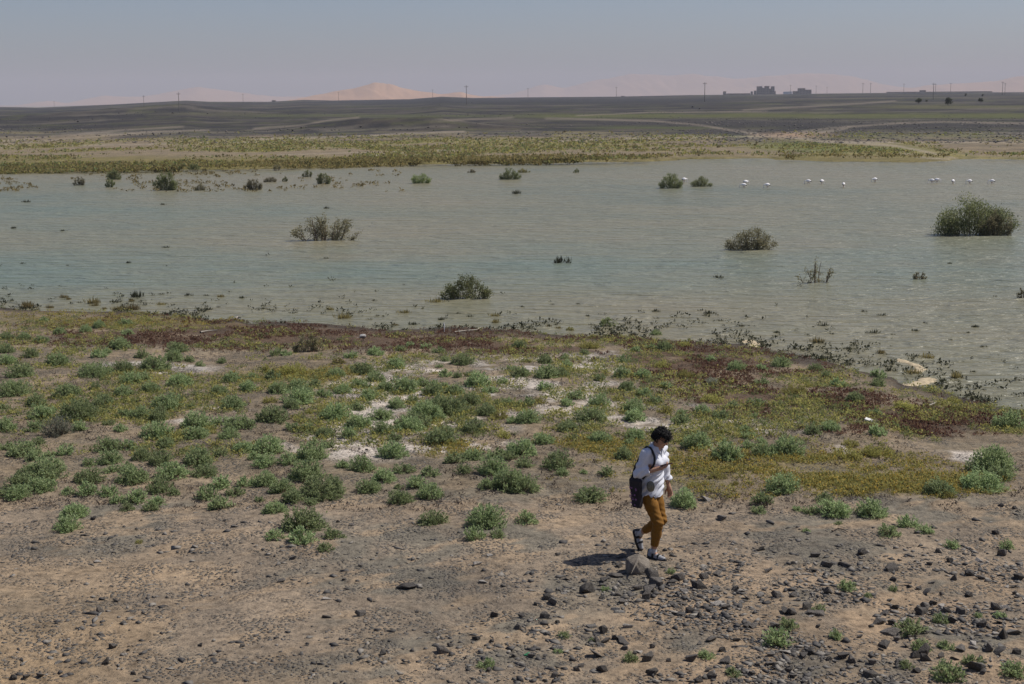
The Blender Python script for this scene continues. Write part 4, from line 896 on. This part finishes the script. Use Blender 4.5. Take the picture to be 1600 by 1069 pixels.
shirt = pchild('shirt', sf.mesh('shirt', M['shirt'], shirt_w)); shirt['label'] = 'loose white long-sleeved shirt with rolled cuffs'
# collar: two flaps
cb = Bag()
for s_ in (-1, 1):
    ang = np.linspace(math.pi, .55, 9) * s_
    top = np.array([(.018 + .072 * math.cos(a), .070 * math.sin(a), 1.462 - .035 * (math.cos(a) + 1) / 2) for a in ang]); bot = np.array([(.014 + .096 * math.cos(a), .094 * math.sin(a), 1.405 - .035 * (math.cos(a) + 1) / 2) for a in ang])
    bot[-1] += (.03, -.012 * s_, -.045)
    inn = top * [.97, .95, 1] + [0, 0, -.006]; inb = bot * [.95, .93, 1] + [0, 0, -.004]
    V = np.concatenate([top, bot, inn, inb]); n = 9; fs = []
    for i in range(n - 1):
        fs += [(i, i + 1, n + i + 1, n + i), (2 * n + i, 3 * n + i, 3 * n + i + 1, 2 * n + i + 1), (i, 2 * n + i, 2 * n + i + 1, i + 1), (n + i, n + i + 1, 3 * n + i + 1, 3 * n + i)]
    fs += [(0, n, 3 * n, 2 * n), (n - 1, 3 * n - 1, 4 * n - 1, 2 * n - 1)]
    cb.add(V, fs)
link(bpy.data.objects.new('collar', cb.mesh('collar', M['shirt'])), shirt)
bt = Bag()
for k in range(5):
    th = np.linspace(0, 2 * math.pi, 7)[:-1]; c = np.array([.150 - .012 * k * (k > 1) - (.03 if k == 0 else 0), .004, 1.27 - .085 * k])
    V = np.concatenate([[c + (.004, 0, 0)], [c + (0, .006 * math.cos(t), .006 * math.sin(t)) for t in th]]); bt.add(V, [(0, i + 1, (i + 1) % 6 + 1) for i in range(6)])
link(bpy.data.objects.new('buttons', bt.mesh('buttons', M['sock'])), shirt)
# trousers
tr = Field((-.36, -.25, .10), (.30, .25, 1.02), .0065)
tr.cone((-.085, 0, .98), (-.085, 0, .90), .118, .128, .03, (1.1, .84, 1)); tr.ell((-.125, -.065, .885), (.105, .095, .11), .05); tr.ell((-.125, .065, .885), (.105, .095, .11), .05)
for a, b, c in (('hiR', 'knR', 'anR'), ('hiL', 'knL', 'anL')):
    cut = J[b] * .20 + J[c] * .80
    tr.cone(J[a], J[a] * .5 + J[b] * .5, .102, .085, .04); tr.cone(J[a] * .5 + J[b] * .5, J[b], .085, .068, .02); tr.cone(J[b], J[b] * .6 + J[c] * .4, .068, .064, .02); tr.cone(J[b] * .6 + J[c] * .4, cut, .064, .050, .02)
    dd_ = (J[c] - J[b]) / np.linalg.norm(J[c] - J[b]); sl = tr._sl(cut - .1, cut + .1); p = tr._pts(sl); q = (p - cut) @ dd_; nearm = np.linalg.norm(p - cut, axis=-1) < .095
    tr.D[sl] = np.where(nearm, np.maximum(tr.D[sl], q.astype(np.float32)), tr.D[sl])
    tr.cone(cut - dd_ * .03, cut + dd_ * .03, .040, .038, 0, sub=True)
def tr_w(V): return .005 * (2 * noise3(V * 12, 13) - 1) + .004 * np.sin(V[:, 2] * 95 + V[:, 1] * 40 + 6 * noise3(V * 8, 14)) * np.clip(1.2 - np.abs(V[:, 2] - .5) / .14, .15, 1)
trousers = pchild('trousers', tr.mesh('trousers', M['trouser'], tr_w)); trousers['label'] = 'slim mustard-yellow ankle-length trousers'
# hair
hf = Field((-.10, -.16, 1.38), (.28, .16, 1.74), .005)
hf.ell(hp(-.012, 0, .028), (.108, .090, .106), .02, hrot); hf.ell(hp(-.045, 0, -.01), (.075, .078, .085), .03, hrot); hf.ell(hp(.055, -.01, .085), (.05, .06, .03), .03, hrot)
fn = np.array(hrot @ Vector((1, 0, -.25))); sl = tuple(slice(0, n) for n in hf.D.shape); p = hf._pts(sl)
loc = (p - J['hd']) @ np.array(hrot.to_3x3())
hf.D = np.maximum(hf.D, np.minimum(loc[..., 0] - .015, .058 - loc[..., 2]).astype(np.float32)); hf.D = np.maximum(hf.D, (-.055 - loc[..., 2]).astype(np.float32))
def hair_w(V): return .020 * (2 * noise3(V * 30, 23) - 1) + .012 * (2 * noise3(V * 75, 24) - 1)
hme = hf.mesh('hair', M['hair'], hair_w); hair = pchild('hair', hme); hair['label'] = 'short tousled black hair'
hv = np.zeros(len(hme.vertices) * 3, np.float32); hme.vertices.foreach_get('co', hv); hv = hv.reshape(-1, 3)
hv = hv[RNG.integers(0, len(hv), 1100)]; ho = (hv - (J['hd'] + [-.02, 0, .03])); ho /= np.linalg.norm(ho, axis=1, keepdims=True)
hd0 = np.cross(ho, RNG.normal(size=ho.shape)) * .7 + ho * .45 + np.array([.35, 0, -.45])
hV, hF = leaf_quads(hv - ho * .006, hd0, RNG.uniform(.025, .055, len(hv)), np.full(len(hv), .007), ho)
link(bpy.data.objects.new('strands', mesh_np('strands', hV, hF, M['hair'])), hair)['kind'] = 'stuff'
# sunglasses
gf = Field((.0, -.12, 1.40), (.30, .12, 1.65), .0035)
for s_ in (-1, 1):
    gf.ell(hp(.094, s_ * .033, .012), (.008, .029, .022), .002, hrot); gf.cone(hp(.088, s_ * .062, .018), hp(-.005, s_ * .083, .014), .004, .004, .002)
gf.cone(hp(.102, -.012, .018), hp(.102, .012, .018), .004, .004, .002)
pchild('sunglasses', gf.mesh('sunglasses', M['lens']))['label'] = 'dark sunglasses'
# socks and strap shoes
for (h_, t_), an, kn, nm in ((ftR, 'anR', 'knR', 'right'), (ftL, 'anL', 'knL', 'left')):
    dn = (J[an] - J[kn]) / np.linalg.norm(J[an] - J[kn]); lo = np.minimum(np.minimum(h_, t_), J[an]) - .12; hi = np.maximum(np.maximum(h_, t_), J[an]) + .14
    f_ = Field(lo, hi, .005); f_.cone(J[an] - dn * .10, J[an], .036, .036, .01); f_.cone(J[an], h_ * .6 + t_ * .4, .036, .034, .02); f_.cone(J[an], h_, .034, .033, .02)
    pchild('sock', f_.mesh('sock', M['sock']))
    fd = (t_ - h_) / np.linalg.norm(t_ - h_); upv = (J[an] - h_) - fd * ((J[an] - h_) @ fd); upv /= np.linalg.norm(upv); sdv = np.cross(fd, upv)
    u_ = Field(lo, hi, .0045); u_.cone(h_, h_ * .4 + t_ * .6, .038, .040, .02); u_.cone(h_ * .4 + t_ * .6, t_ + fd * .01, .040, .030, .02); u_.cone(h_ + upv * .02, h_ + upv * .045, .036, .037, .02)
    u_.cone(J[an] - dn * .0 + upv * .035 + fd * .01, J[an] + upv * .06 + fd * .02, .03, .034, .0, sub=True); u_.halfspace(h_ - upv * .032, -upv)
    shoe = pchild('shoe', u_.mesh('shoe', M['shoegrey'])); shoe['label'] = 'pale grey and black strapped walking shoe'
    so = Field(lo, hi, .0045); so.cone(h_ - upv * .026, h_ * .4 + t_ * .6 - upv * .026, .043, .046, .02); so.cone(h_ * .4 + t_ * .6 - upv * .026, t_ + fd * .016 - upv * .022, .046, .036, .02)
    so.halfspace(h_ - upv * .004, upv); so.halfspace(h_ - upv * .040, -upv); so.cone(t_ + fd * .01 - upv * .02, t_ + fd * .02 - upv * .006, .034, .030, .01); so.cone(h_ - fd * .012, h_ - fd * .012 + upv * .05, .036, .032, .01)
    so.cone(h_ + upv * .03, h_ + upv * .055, .026, .028, 0, sub=True); so.halfspace(h_ - upv * .040, -upv)
    link(bpy.data.objects.new('sole', so.mesh('sole', M['black'])), shoe)
    for q, rr_ in ((.30, .041), (.66, .042)):
        sf_ = Field(lo, hi, .0045); c = h_ * (1 - q) + t_ * q + upv * (.012 if q < .5 else .002); sf_.cone(c - fd * .013, c + fd * .013, rr_ + (.009 if q < .5 else .002), rr_ + (.006 if q < .5 else .001), 0); sf_.halfspace(c + fd * .015, fd); sf_.halfspace(c - fd * .015, -fd); sf_.halfspace(h_ - upv * .02, -upv)
        link(bpy.data.objects.new('strap', sf_.mesh('strap', M['black'])), shoe)
# things carried
def carried(name, label, cat):
    e = bpy.data.objects.new(name, None); e.empty_display_size = .1; link(e); e.location = PLOC; e.scale = (.975,) * 3; e.rotation_euler = (0, 0, THETA); tag(e, label, cat); return e
bg_ = carried('tote_bag', 'dark canvas tote bag hanging from the walking person\'s shoulder', 'bag')
bf = Field((-.34, -.42, .66), (.22, -.14, 1.16), .006)
sl = tuple(slice(0, n) for n in bf.D.shape); p = bf._pts(sl); c = np.array([-.080, -.275, .868]); q = p - c
t = np.clip((q[..., 2] + .2) / .4, 0, 1); hx = .068 + .03 * t; hy = .050 - .024 * t
dd = np.sqrt(np.maximum(np.abs(q[..., 0]) - hx + .04, 0) ** 2 + np.maximum(np.abs(q[..., 1] + .02 * np.sin(q[..., 2] * 8)) - hy + .03, 0) ** 2 + np.maximum(np.abs(q[..., 2]) - .20 + .04, 0) ** 2) - .035
bf.D = dd.astype(np.float32)
link(bpy.data.objects.new('bag_body', bf.mesh('bag_body', M['bag'], fold(.010, 11, 33))), bg_)
for dx in (-.055, .055):
    pts = [(-.075 + dx * 1.3, -.275, 1.055), (-.055 + dx, -.262, 1.20), (-.02 + dx * .55, -.238, 1.33), (-.005 + dx * .4, -.165, 1.432), (-.01 + dx * .35, -.125, 1.436), (-.03 + dx * .4, -.115, 1.40)]
    if dx > 0: pts = [(.0, -.262, 1.055), (.065, -.19, 1.16), (.105, -.15, 1.25), (.095, -.14, 1.34), (.03, -.135, 1.436), (-.02, -.125, 1.43)]
    pts = np.array(pts); tt = np.linspace(0, len(pts) - 1, 24); cur = np.stack([np.interp(tt, np.arange(len(pts)), pts[:, k]) for k in range(3)], 1)
    for _ in range(3): cur[1:-1] = (cur[:-2] + 2 * cur[1:-1] + cur[2:]) / 4
    v, f = tube(cur, .0145, .0145, 6); link(bpy.data.objects.new('strap', mesh_poly('strap', v, f, M['black'], True)), bg_)
pb = Bag()
for k in range(16):
    z = RNG.uniform(.71, .96); xq = RNG.uniform(-.14, -.04); yq = -.275 - .046; s_ = RNG.uniform(.008, .022); a = RNG.uniform(0, 3.1)
    V = [(xq + s_ * math.cos(a + t) * (1 if i % 2 else .45), yq - .012 - (.002 if i % 2 else 0), z + s_ * math.sin(a + t) * (1 if i % 2 else .45)) for i, t in enumerate(np.linspace(0, 2 * math.pi, 9)[:-1])]
    pb.add(V, [tuple(range(8))])
link(bpy.data.objects.new('print', pb.mesh('print', M['mauve'])), bg_)['kind'] = 'stuff'
pf = Field((-.05, -.36, .85), (.24, -.05, 1.10), .005); pf.ell((.085, -.205, .965), (.055, .040, .068), .01)
po = link(bpy.data.objects.new('pouch', pf.mesh('pouch', M['pouch'], fold(.006, 30, 3)))); po.location = PLOC; po.scale = (.975,) * 3; po.rotation_euler = (0, 0, THETA); tag(po, 'small olive-grey patterned pouch hanging at the walking person\'s waist', 'pouch')
# phone held in the right hand
hc, hd_, hn, hs = handR
import bmesh as _b
bm = _b.new(); _b.ops.create_cube(bm, size=1.0)
for v in bm.verts: v.co = Vector((v.co.x * .150, v.co.y * .074, v.co.z * .010))
_b.ops.bevel(bm, geom=bm.edges[:], offset=.003, segments=2, affect='EDGES')
pm = bpy.data.meshes.new('phone_body'); bm.to_mesh(pm); bm.free(); pm.materials.append(M['phone'])
ph = carried('phone', 'dark red-cased phone held in the walking person\'s hand', 'phone')
pc = J['wrR'] + hd_ * .105 + hn * .026
mt = Matrix((( hd_[0], hs[0], hn[0], pc[0]), (hd_[1], hs[1], hn[1], pc[1]), (hd_[2], hs[2], hn[2], pc[2]), (0, 0, 0, 1)))
o = link(bpy.data.objects.new('phone_body', pm), ph); o.matrix_local = mt
bm = _b.new(); _b.ops.create_grid(bm, x_segments=1, y_segments=1, size=.5)
for v in bm.verts: v.co = Vector((v.co.x * .140, v.co.y * .066, .0056))
pm2 = bpy.data.meshes.new('screen'); bm.to_mesh(pm2); bm.free(); pm2.materials.append(M['lens']); o = link(bpy.data.objects.new('screen', pm2), ph); o.matrix_local = mt

# ------------------------------------------------------------------ flamingos
M['plume'] = simple('white_plumage', (.88, .85, .84), .8, .03); M['dark_plume'] = simple('dark_wing_tip', (.03, .028, .03), .7); M['pinkleg'] = simple('pink_leg', (.40, .20, .20), .6)
ff = Field((-.55, -.25, -.55), (.60, .25, .60), .0125)
ff.ell((0, 0, .31), (.28, .16, .19), .03); ff.cone((-.18, 0, .31), (-.36, 0, .22), .085, .03, .06); ff.cone((.22, 0, .34), (.36, 0, .36), .065, .042, .05); ff.cone((.36, 0, .36), (.46, 0, .26), .042, .034, .03); ff.cone((.46, 0, .26), (.48, 0, .02), .034, .028, .02); ff.cone((.48, 0, .02), (.44, 0, -.08), .030, .036, .02); ff.cone((.44, 0, -.09), (.37, 0, -.13), .028, .014, .01)
for s_ in (-1, 1): ff.cone((-.02 + .05 * s_, .05 * s_, .20), (-.02 + .10 * s_, .05 * s_, -.10), .026, .018, .02); ff.cone((-.02 + .10 * s_, .05 * s_, -.10), (.02 + .06 * s_, .05 * s_, -.50), .018, .016, .01)
fm_ = ff.mesh('flamingo', [M['plume'], M['dark_plume'], M['pinkleg']])
vc = np.zeros(len(fm_.vertices) * 3); fm_.vertices.foreach_get('co', vc); vc = vc.reshape(-1, 3)
fc = np.array([vc[list(p_.vertices)].mean(0) for p_ in fm_.polygons]); mi = np.where((fc[:, 0] < .2) & (fc[:, 2] < .16), 2, np.where(((fc[:, 0] < -.22) & (fc[:, 2] < .29)) | ((fc[:, 0] > .3) & (fc[:, 2] < -.09)), 1, 0)); fm_.polygons.foreach_set('material_index', mi.astype(np.int32))
FL = [(1162, 291, 'front one of an overlapping pair, leftmost in open water'), (1165, 286, 'rear one of the overlapping pair at the left'), (1199, 291, 'just right of the overlapping pair'), (1263, 285, 'left one of two together'), (1284, 285, 'right one of two together, head turned away'), (1318, 290, 'alone and nearest, in the middle of the row'), (1367, 282, 'alone and farthest, in the middle of the row'), (1456, 284, 'left one of the touching right-hand pair'), (1464, 283, 'right one of the touching right-hand pair'), (1489, 285, 'third from the right end'), (1515, 285, 'second from the right end'), (1550, 285, 'at the right end of the row'), (1069, 282, 'half hidden behind the dense round bush')]
for i, (x, y, t) in enumerate(FL):
    P = hit_z(x, y + 2.5, WATER_Z); o = link(bpy.data.objects.new('flamingo', fm_)); o.location = (P[0], P[1], WATER_Z + .03); o.scale = (.57, .57, .57)
    o.rotation_euler = (0, 0, [math.pi, 0.4, 3.3, 3.0, .7, 1.2, 3.4, 2.6, -.3, .9, 3.3, 2.9, .3][i]); tag(o, 'white flamingo feeding, ' + t, 'flamingo', 'flamingos wading in the lake')

# ------------------------------------------------------------------ power poles, kasbah, far trees
M['wood'] = simple('weathered_pole', (.15, .135, .12), .85); M['adobe'] = simple('adobe', (.27, .20, .155), .9, .15, .4); M['window'] = simple('dark_opening', (.03, .028, .028), .5); M['white'] = simple('white_canvas', (.75, .73, .70), .8)
def at_far(x, ybase, dist):
    d = ray(x, ybase); t = dist / math.hypot(d[0], d[1]); return CAMP + d * t
def ground_far(x, y):
    """first ground point seen at a pixel beyond the lake"""
    d = ray(x, y); h = math.hypot(d[0], d[1]); ts = np.geomspace(160, 1880, 700) / h; P = CAMP + ts[:, None] * d; g = zg(P[:, 0], P[:, 1]); k = np.argmax(P[:, 2] < g)
    return P[k] if (P[:, 2] < g).any() else P[-1]
PO = [(280, 145, 173, 'tall near pole standing left of the hills'), (729, 134, 164, 'tall near pole left of the picture centre line'), (1101, 129, 159, 'tall near pole left of the kasbah'), (1458, 130, 156, 'tall near pole above the far trees at right'), (85, 158, 169, 'faint pole at the far left'), (225, 150, 167, 'pole left of the tall left-hand one'), (380, 147, 161, 'pole right of the tall left-hand one'), (529, 144, 158, 'pole in front of the peaked dune\'s left flank'), (676, 140, 153, 'pole at the right foot of the peaked dune'), (825, 138, 154, 'pole just right of the picture centre line'), (963, 136, 152, 'pole left of the tall pole near the kasbah'), (1235, 133, 147.5, 'faint pole left of the second far building'), (1275, 134, 147, 'faint pole right of the second far building'), (1292, 136, 147, 'short faint pole farther right of the second building'), (1348, 130, 146.5, 'left one of two close poles'), (1360, 130, 146.5, 'right one of two close poles'), (1412, 131, 146, 'pole above the low far wall'), (1485, 130, 146, 'pole right of the tall right-hand one'), (1461.5, 131, 147, 'pole right behind the tall right-hand one'), (1566, 128, 149, 'left one of two poles at the right edge'), (1570, 130, 148, 'right one of two poles at the right edge')]
for i, (x, yt, yb, t) in enumerate(PO):
    P = ground_far(x, yb); s = px_per_m(P); H = (yb - yt) / s; k = H / 9.0
    e = bpy.data.objects.new('power_pole', None); link(e); e.location = (P[0], P[1], float(zg(P[0], P[1])) - .3); tag(e, 'wooden power pole, ' + t, 'power pole', 'power poles crossing the plain')
    r = .17 * k; v, f = tube([(0, 0, 0), (0, 0, H * .5), (0, 0, H + .3)], r, r * .65, 8); link(bpy.data.objects.new('mast', mesh_poly('mast', v, f, M['wood'], True)), e)
    v, f = tube([(-.9 * k, 0, H - .4 * k), (0, 0, H - .38 * k), (.9 * k, 0, H - .4 * k)], .09 * k, .09 * k, 6); link(bpy.data.objects.new('crossarm', mesh_poly('crossarm', v, f, M['wood'])), e)
    for q in (-.8, 0, .8):
        v, f = tube([(q * k, 0, H - .35 * k), (q * k, 0, H + .05 * k)], .07 * k, .05 * k, 6); link(bpy.data.objects.new('insulator', mesh_poly('insulator', v, f, M['wood'])), e)
def boxm(b, x0, x1, y0, y1, z0, z1):
    b.add([(x0, y0, z0), (x1, y0, z0), (x1, y1, z0), (x0, y1, z0), (x0, y0, z1), (x1, y0, z1), (x1, y1, z1), (x0, y1, z1)], [(0, 3, 2, 1), (4, 5, 6, 7), (0, 1, 5, 4), (1, 2, 6, 5), (2, 3, 7, 6), (3, 0, 4, 7)])
def building(name, xc, yb, label, parts, m='adobe', dist=2300):
    """parts: (part name, x0, x1, ztop) in pixels; windows added on the front"""
    P = at_far(xc, yb, dist); s = px_per_m(P)
    e = bpy.data.objects.new(name, None); link(e); e.location = P; tag(e, label, 'building')
    for nm, x0, x1, top, dep, mm in parts:
        b = Bag(); a0, a1 = (x0 - xc) / s, (x1 - xc) / s; z1 = (yb - top) / s; d0 = dep / s
        boxm(b, a0, a1, -d0, d0, -6, z1)
        if nm == 'tower':
            w = (a1 - a0) / 5
            for k in (0, 2, 4): boxm(b, a0 + k * w, a0 + (k + 1) * w, -d0, d0, z1 + .003, z1 + .9)
        wl_ = link(bpy.data.objects.new(nm, b.mesh(nm, M[mm])), e)
        if nm in ('tower', 'wall') and z1 > 4:
            n = max(1, int((a1 - a0) / 3.5))
            for k in range(n):
                for zz in np.arange(1.5, z1 - 1.5, 3.2):
                    b2 = Bag(); xm = a0 + (k + .5) * (a1 - a0) / n; boxm(b2, xm - .45, xm + .45, -d0 - .06, -d0 + .2, zz, zz + 1.3); link(bpy.data.objects.new('window', b2.mesh('window', M['window'])), wl_)
    return e
building('kasbah', 1197, 148.5, 'large square-towered kasbah on the horizon at right', [('tower', 1183, 1190, 136, 6, 'adobe'), ('wall', 1190.05, 1195, 137.5, 5, 'adobe'), ('tower', 1195.05, 1201, 135.6, 5.5, 'adobe'), ('wall', 1201.05, 1205, 139, 4, 'adobe'), ('tower', 1205.05, 1209, 136.2, 6, 'adobe'), ('wall', 1209.05, 1211.5, 142.5, 3, 'adobe')])
building('low_building', 1258, 148, 'smaller block-shaped building right of the kasbah on the horizon', [('wall', 1247, 1257, 138, 5, 'adobe'), ('wall', 1257.05, 1267, 140.3, 4, 'adobe'), ('annex', 1239, 1246.9, 142.5, 3, 'adobe')])
building('compound_wall', 1160, 149, 'low compound wall with a small turret left of the kasbah', [('tower', 1130, 1134, 143.5, 2, 'adobe'), ('wall', 1134.05, 1172, 146, 1, 'adobe'), ('annex', 1173, 1176, 143.2, 1.5, 'adobe'), ('annex', 1178, 1181.5, 142, 1.5, 'adobe')])
building('long_wall', 1415, 146.5, 'long low wall on the right horizon', [('wall', 1385, 1437, 143.6, 1, 'adobe'), ('annex', 1437.05, 1446, 141.3, 2, 'adobe'), ('wall', 1446.05, 1550, 143.8, 1, 'adobe')])
building('tent', 1230, 147.5, 'white low tent between the kasbah and the smaller building', [('canopy', 1224, 1237, 143.3, 2, 'white')], dist=2250)
building('hut', 428, 160, 'tiny hut on the ridge below the left dunes', [('wall', 425, 431, 156.8, 1.2, 'adobe')], dist=1850)
building('hut', 973, 152.5, 'tiny hut on the ridge left of the kasbah', [('wall', 970.5, 976, 150, 1, 'adobe')], dist=1850)
M['leaf_far'] = leaf_mat('acacia_leaf', (.03, .04, .02), (.05, .065, .03), (.08, .09, .045))
for (x, yb, h, w, lab) in [(1435, 163, 10, 8, 'leftmost of three dark trees on the right plain'), (1482, 166, 13.5, 10, 'middle and tallest of three dark trees on the right plain'), (1532, 162, 9, 6.5, 'rightmost of three dark trees on the right plain'), (1448, 160, 4, 4, 'tiny shrub-like tree between the left and middle dark trees'), (1509, 151.5, 5, 3.5, 'small distant tree behind the middle dark tree'), (1535, 151.5, 4.5, 3, 'small distant tree behind the rightmost dark tree')]:
    P = ground_far(x, yb); s = px_per_m(P); H, Wd = h / s, w / s
    e = bpy.data.objects.new('acacia_tree', None); link(e); e.location = P; tag(e, lab, 'tree', 'trees on the plain')
    b = Bag(); v, f = tube([(0, 0, -.3), (.03 * H, 0, H * .3), (-.02 * H, 0, H * .7)], H * .03, H * .012, 6); b.add(v, f)
    for k in range(5):
        a = k * 1.26; v, f = tube([(0.02 * H, 0, H * .28), (math.cos(a) * Wd * .2, math.sin(a) * Wd * .2, H * .5), (math.cos(a) * Wd * .38, math.sin(a) * Wd * .38, H * .72)], H * .018, H * .006, 4); b.add(v, f)
    link(bpy.data.objects.new('trunk', b.mesh('trunk', M['wood'])), e)
    cc = np.concatenate([RNG.normal(c, .13, (130, 3)) for c in RNG.uniform(-.42, .42, (11, 3))]); cc = cc * [Wd, Wd, H * .62] + [0, 0, H * .62]; cc[:, 2] = np.maximum(cc[:, 2], H * .15)
    V, Fq = leaf_quads(cc, RNG.normal(size=cc.shape), np.full(len(cc), H * .085), np.full(len(cc), H * .06)); link(bpy.data.objects.new('crown', mesh_np('crown', V, Fq, M['leaf_far'])), e)
# dark boulders far on the plain
for (x, y, w, lab) in [(1082, 168, 5, 'left dark boulder of two far out on the plain'), (1093, 171, 5, 'right dark boulder of two far out on the plain'), (882, 207, 9, 'dark flat boulder on the plain right of centre'), (1462, 200, 4, 'small dark boulder on the right plain'), (122, 191, 6, 'dark boulder on the left plain')]:
    P = ground_far(x, y); s = w / px_per_m(P); o = link(bpy.data.objects.new('boulder', SM['a'][3])); o.location = P + np.array([0, 0, s * .15]); o.scale = (s, s, s * .8); tag(o, lab, 'rock')

# ------------------------------------------------------------------ small odds and ends by the shore
M['foam'] = simple('cream_foam', (.42, .34, .22), .9, .25, 12, .6)
def foam(pts, w, label):
    p = np.array([hit_z(x, y, WATER_Z) for x, y in pts]); V = []; n = 60; tt = np.linspace(0, len(pts) - 1, n); c = np.stack([np.interp(tt, np.arange(len(pts)), p[:, k]) for k in range(3)], 1)
    m = 13; rows_ = []
    for i in range(n):
        t = c[min(i + 1, n - 1)] - c[max(i - 1, 0)]; t /= np.linalg.norm(t) + 1e-9; nn = np.array([-t[1], t[0], 0]); wd = w * (.35 + 1.1 * vnoise(i * .25, 1.5, 7)) * min(1, i / 6, (n - 1 - i) / 6 + .05)
        for j in range(m):
            q = j / (m - 1) * 2 - 1; pp = c[i] + nn * q * wd; pp[2] = WATER_Z - .012 + .034 * (1 - q * q) * (.4 + 1.1 * vnoise(pp[0] * 9, pp[1] * 9, 8)) * min(1, i / 4, (n - 1 - i) / 4); V.append(pp)
    i_ = np.arange(n * m).reshape(n, m); Fq = np.stack([i_[:-1, :-1], i_[1:, :-1], i_[1:, 1:], i_[:-1, 1:]], -1).reshape(-1, 4)
    tag(link(bpy.data.objects.new('shore_foam', mesh_np('shore_foam', np.array(V), Fq[:, ::-1], M['foam'], True))), label, 'foam', 'foam along the near shore')
foam([(1160, 536), (1172, 533), (1180, 537), (1172, 543), (1196, 541)], .20, 'cream foam patch washed ashore right of centre')
foam([(1402, 560), (1415, 566), (1432, 571), (1440, 577), (1428, 583)], .17, 'upper curl of cream foam round a tuft at the right shore')
foam([(1412, 604), (1430, 601), (1447, 596), (1454, 590)], .26, 'broad cream foam tongue lying on the right shore')
def stick(pts, r, label, name='driftwood', m='stem'):
    p = np.array([ground_hit(x, y) for x, y in pts]) + [0, 0, r + .01]; v, f = tube(p, r, r * .5, 5)
    tag(link(bpy.data.objects.new(name, mesh_poly(name, v, f, M[m], True))), label, 'branch')
M['bleached'] = simple('bleached_wood', (.28, .25, .21), .9)
stick([(1450, 637), (1457, 634), (1463, 631)], .022, 'pale stick lying near the right shore', m='bleached'); stick([(710, 521), (722, 519), (745, 517), (752, 513)], .022, 'bleached branch by the shore right of the white post', m='bleached'); stick([(313, 521), (325, 519), (340, 518)], .025, 'pale driftwood stick among red plants at left', m='bleached'); stick([(368, 500), (372, 497), (376, 499)], .03, 'driftwood at the tip of the red spit', m='bleached'); stick([(1300, 832), (1309, 828), (1318, 830), (1325, 834)], .012, 'dry twig among stones right of the walking person'); stick([(1046, 866), (1052, 862), (1055, 868)], .008, 'thin curved twig right of the front foot')
P = ground_hit(694, 519); v, f = tube([P + [0, 0, -.1], P + [.01, 0, .12], P + [0, 0, .25]], .014, .012, 6); tag(link(bpy.data.objects.new('white_post', mesh_poly('white_post', v, f, M['white'], True))), 'thin white post standing at the near waterline', 'post')
P = ground_hit(567, 529); M['chalk'] = simple('chalky_stone', (.45, .43, .40), .9); wm = stone_mesh(77, .7, M['chalk'], 18, 1.0); o = link(bpy.data.objects.new('white_stone', wm)); o.location = P + np.array([0, .05, .05]); o.scale = (.22, .2, .2); tag(o, 'white stone among red plants near the shore', 'stone')
P = ground_hit(1357, 659); b = Bag(); boxm(b, -.07, .07, -.035, .035, 0, .03); o = link(bpy.data.objects.new('plastic_scrap', b.mesh('plastic_scrap', M['white']))); o.location = P + np.array([0, 0, .02]); o.rotation_euler = (.3, .25, -.5); tag(o, 'white plastic scrap on dark red ground at right', 'litter')
M['greenwrap'] = simple('green_wrapper', (.05, .22, .10), .4, .5, 40)
o = link(bpy.data.objects.new('wrapper', stone_mesh(78, .5, M['greenwrap'], 12))); P = ground_hit(824, 1025); o.location = P + np.array([0, 0, .02]); o.scale = (.10, .10, .10); tag(o, 'small crumpled green wrapper in the foreground left of the person', 'litter')

# ------------------------------------------------------------------ dusty air
hm = bpy.data.materials.new('haze'); hm.use_nodes = True; hn_ = hm.node_tree.nodes; hn_.remove(hn_['Principled BSDF'])
pv = hn_.new('ShaderNodeVolumePrincipled'); pv.inputs['Color'].default_value = (.60, .615, .69, 1); pv.inputs['Density'].default_value = 1.55e-4; pv.inputs['Anisotropy'].default_value = 0.0
hm.node_tree.links.new(pv.outputs[0], hn_['Material Output'].inputs['Volume'])
try: hm.cycles.homogeneous_volume = True
except Exception: pass
hb = Bag(); boxm(hb, -14000, 14000, -14000, 14000, -30, 210)
tag(link(bpy.data.objects.new('haze', hb.mesh('haze', hm))), 'dusty air softening the distance', kind='stuff')
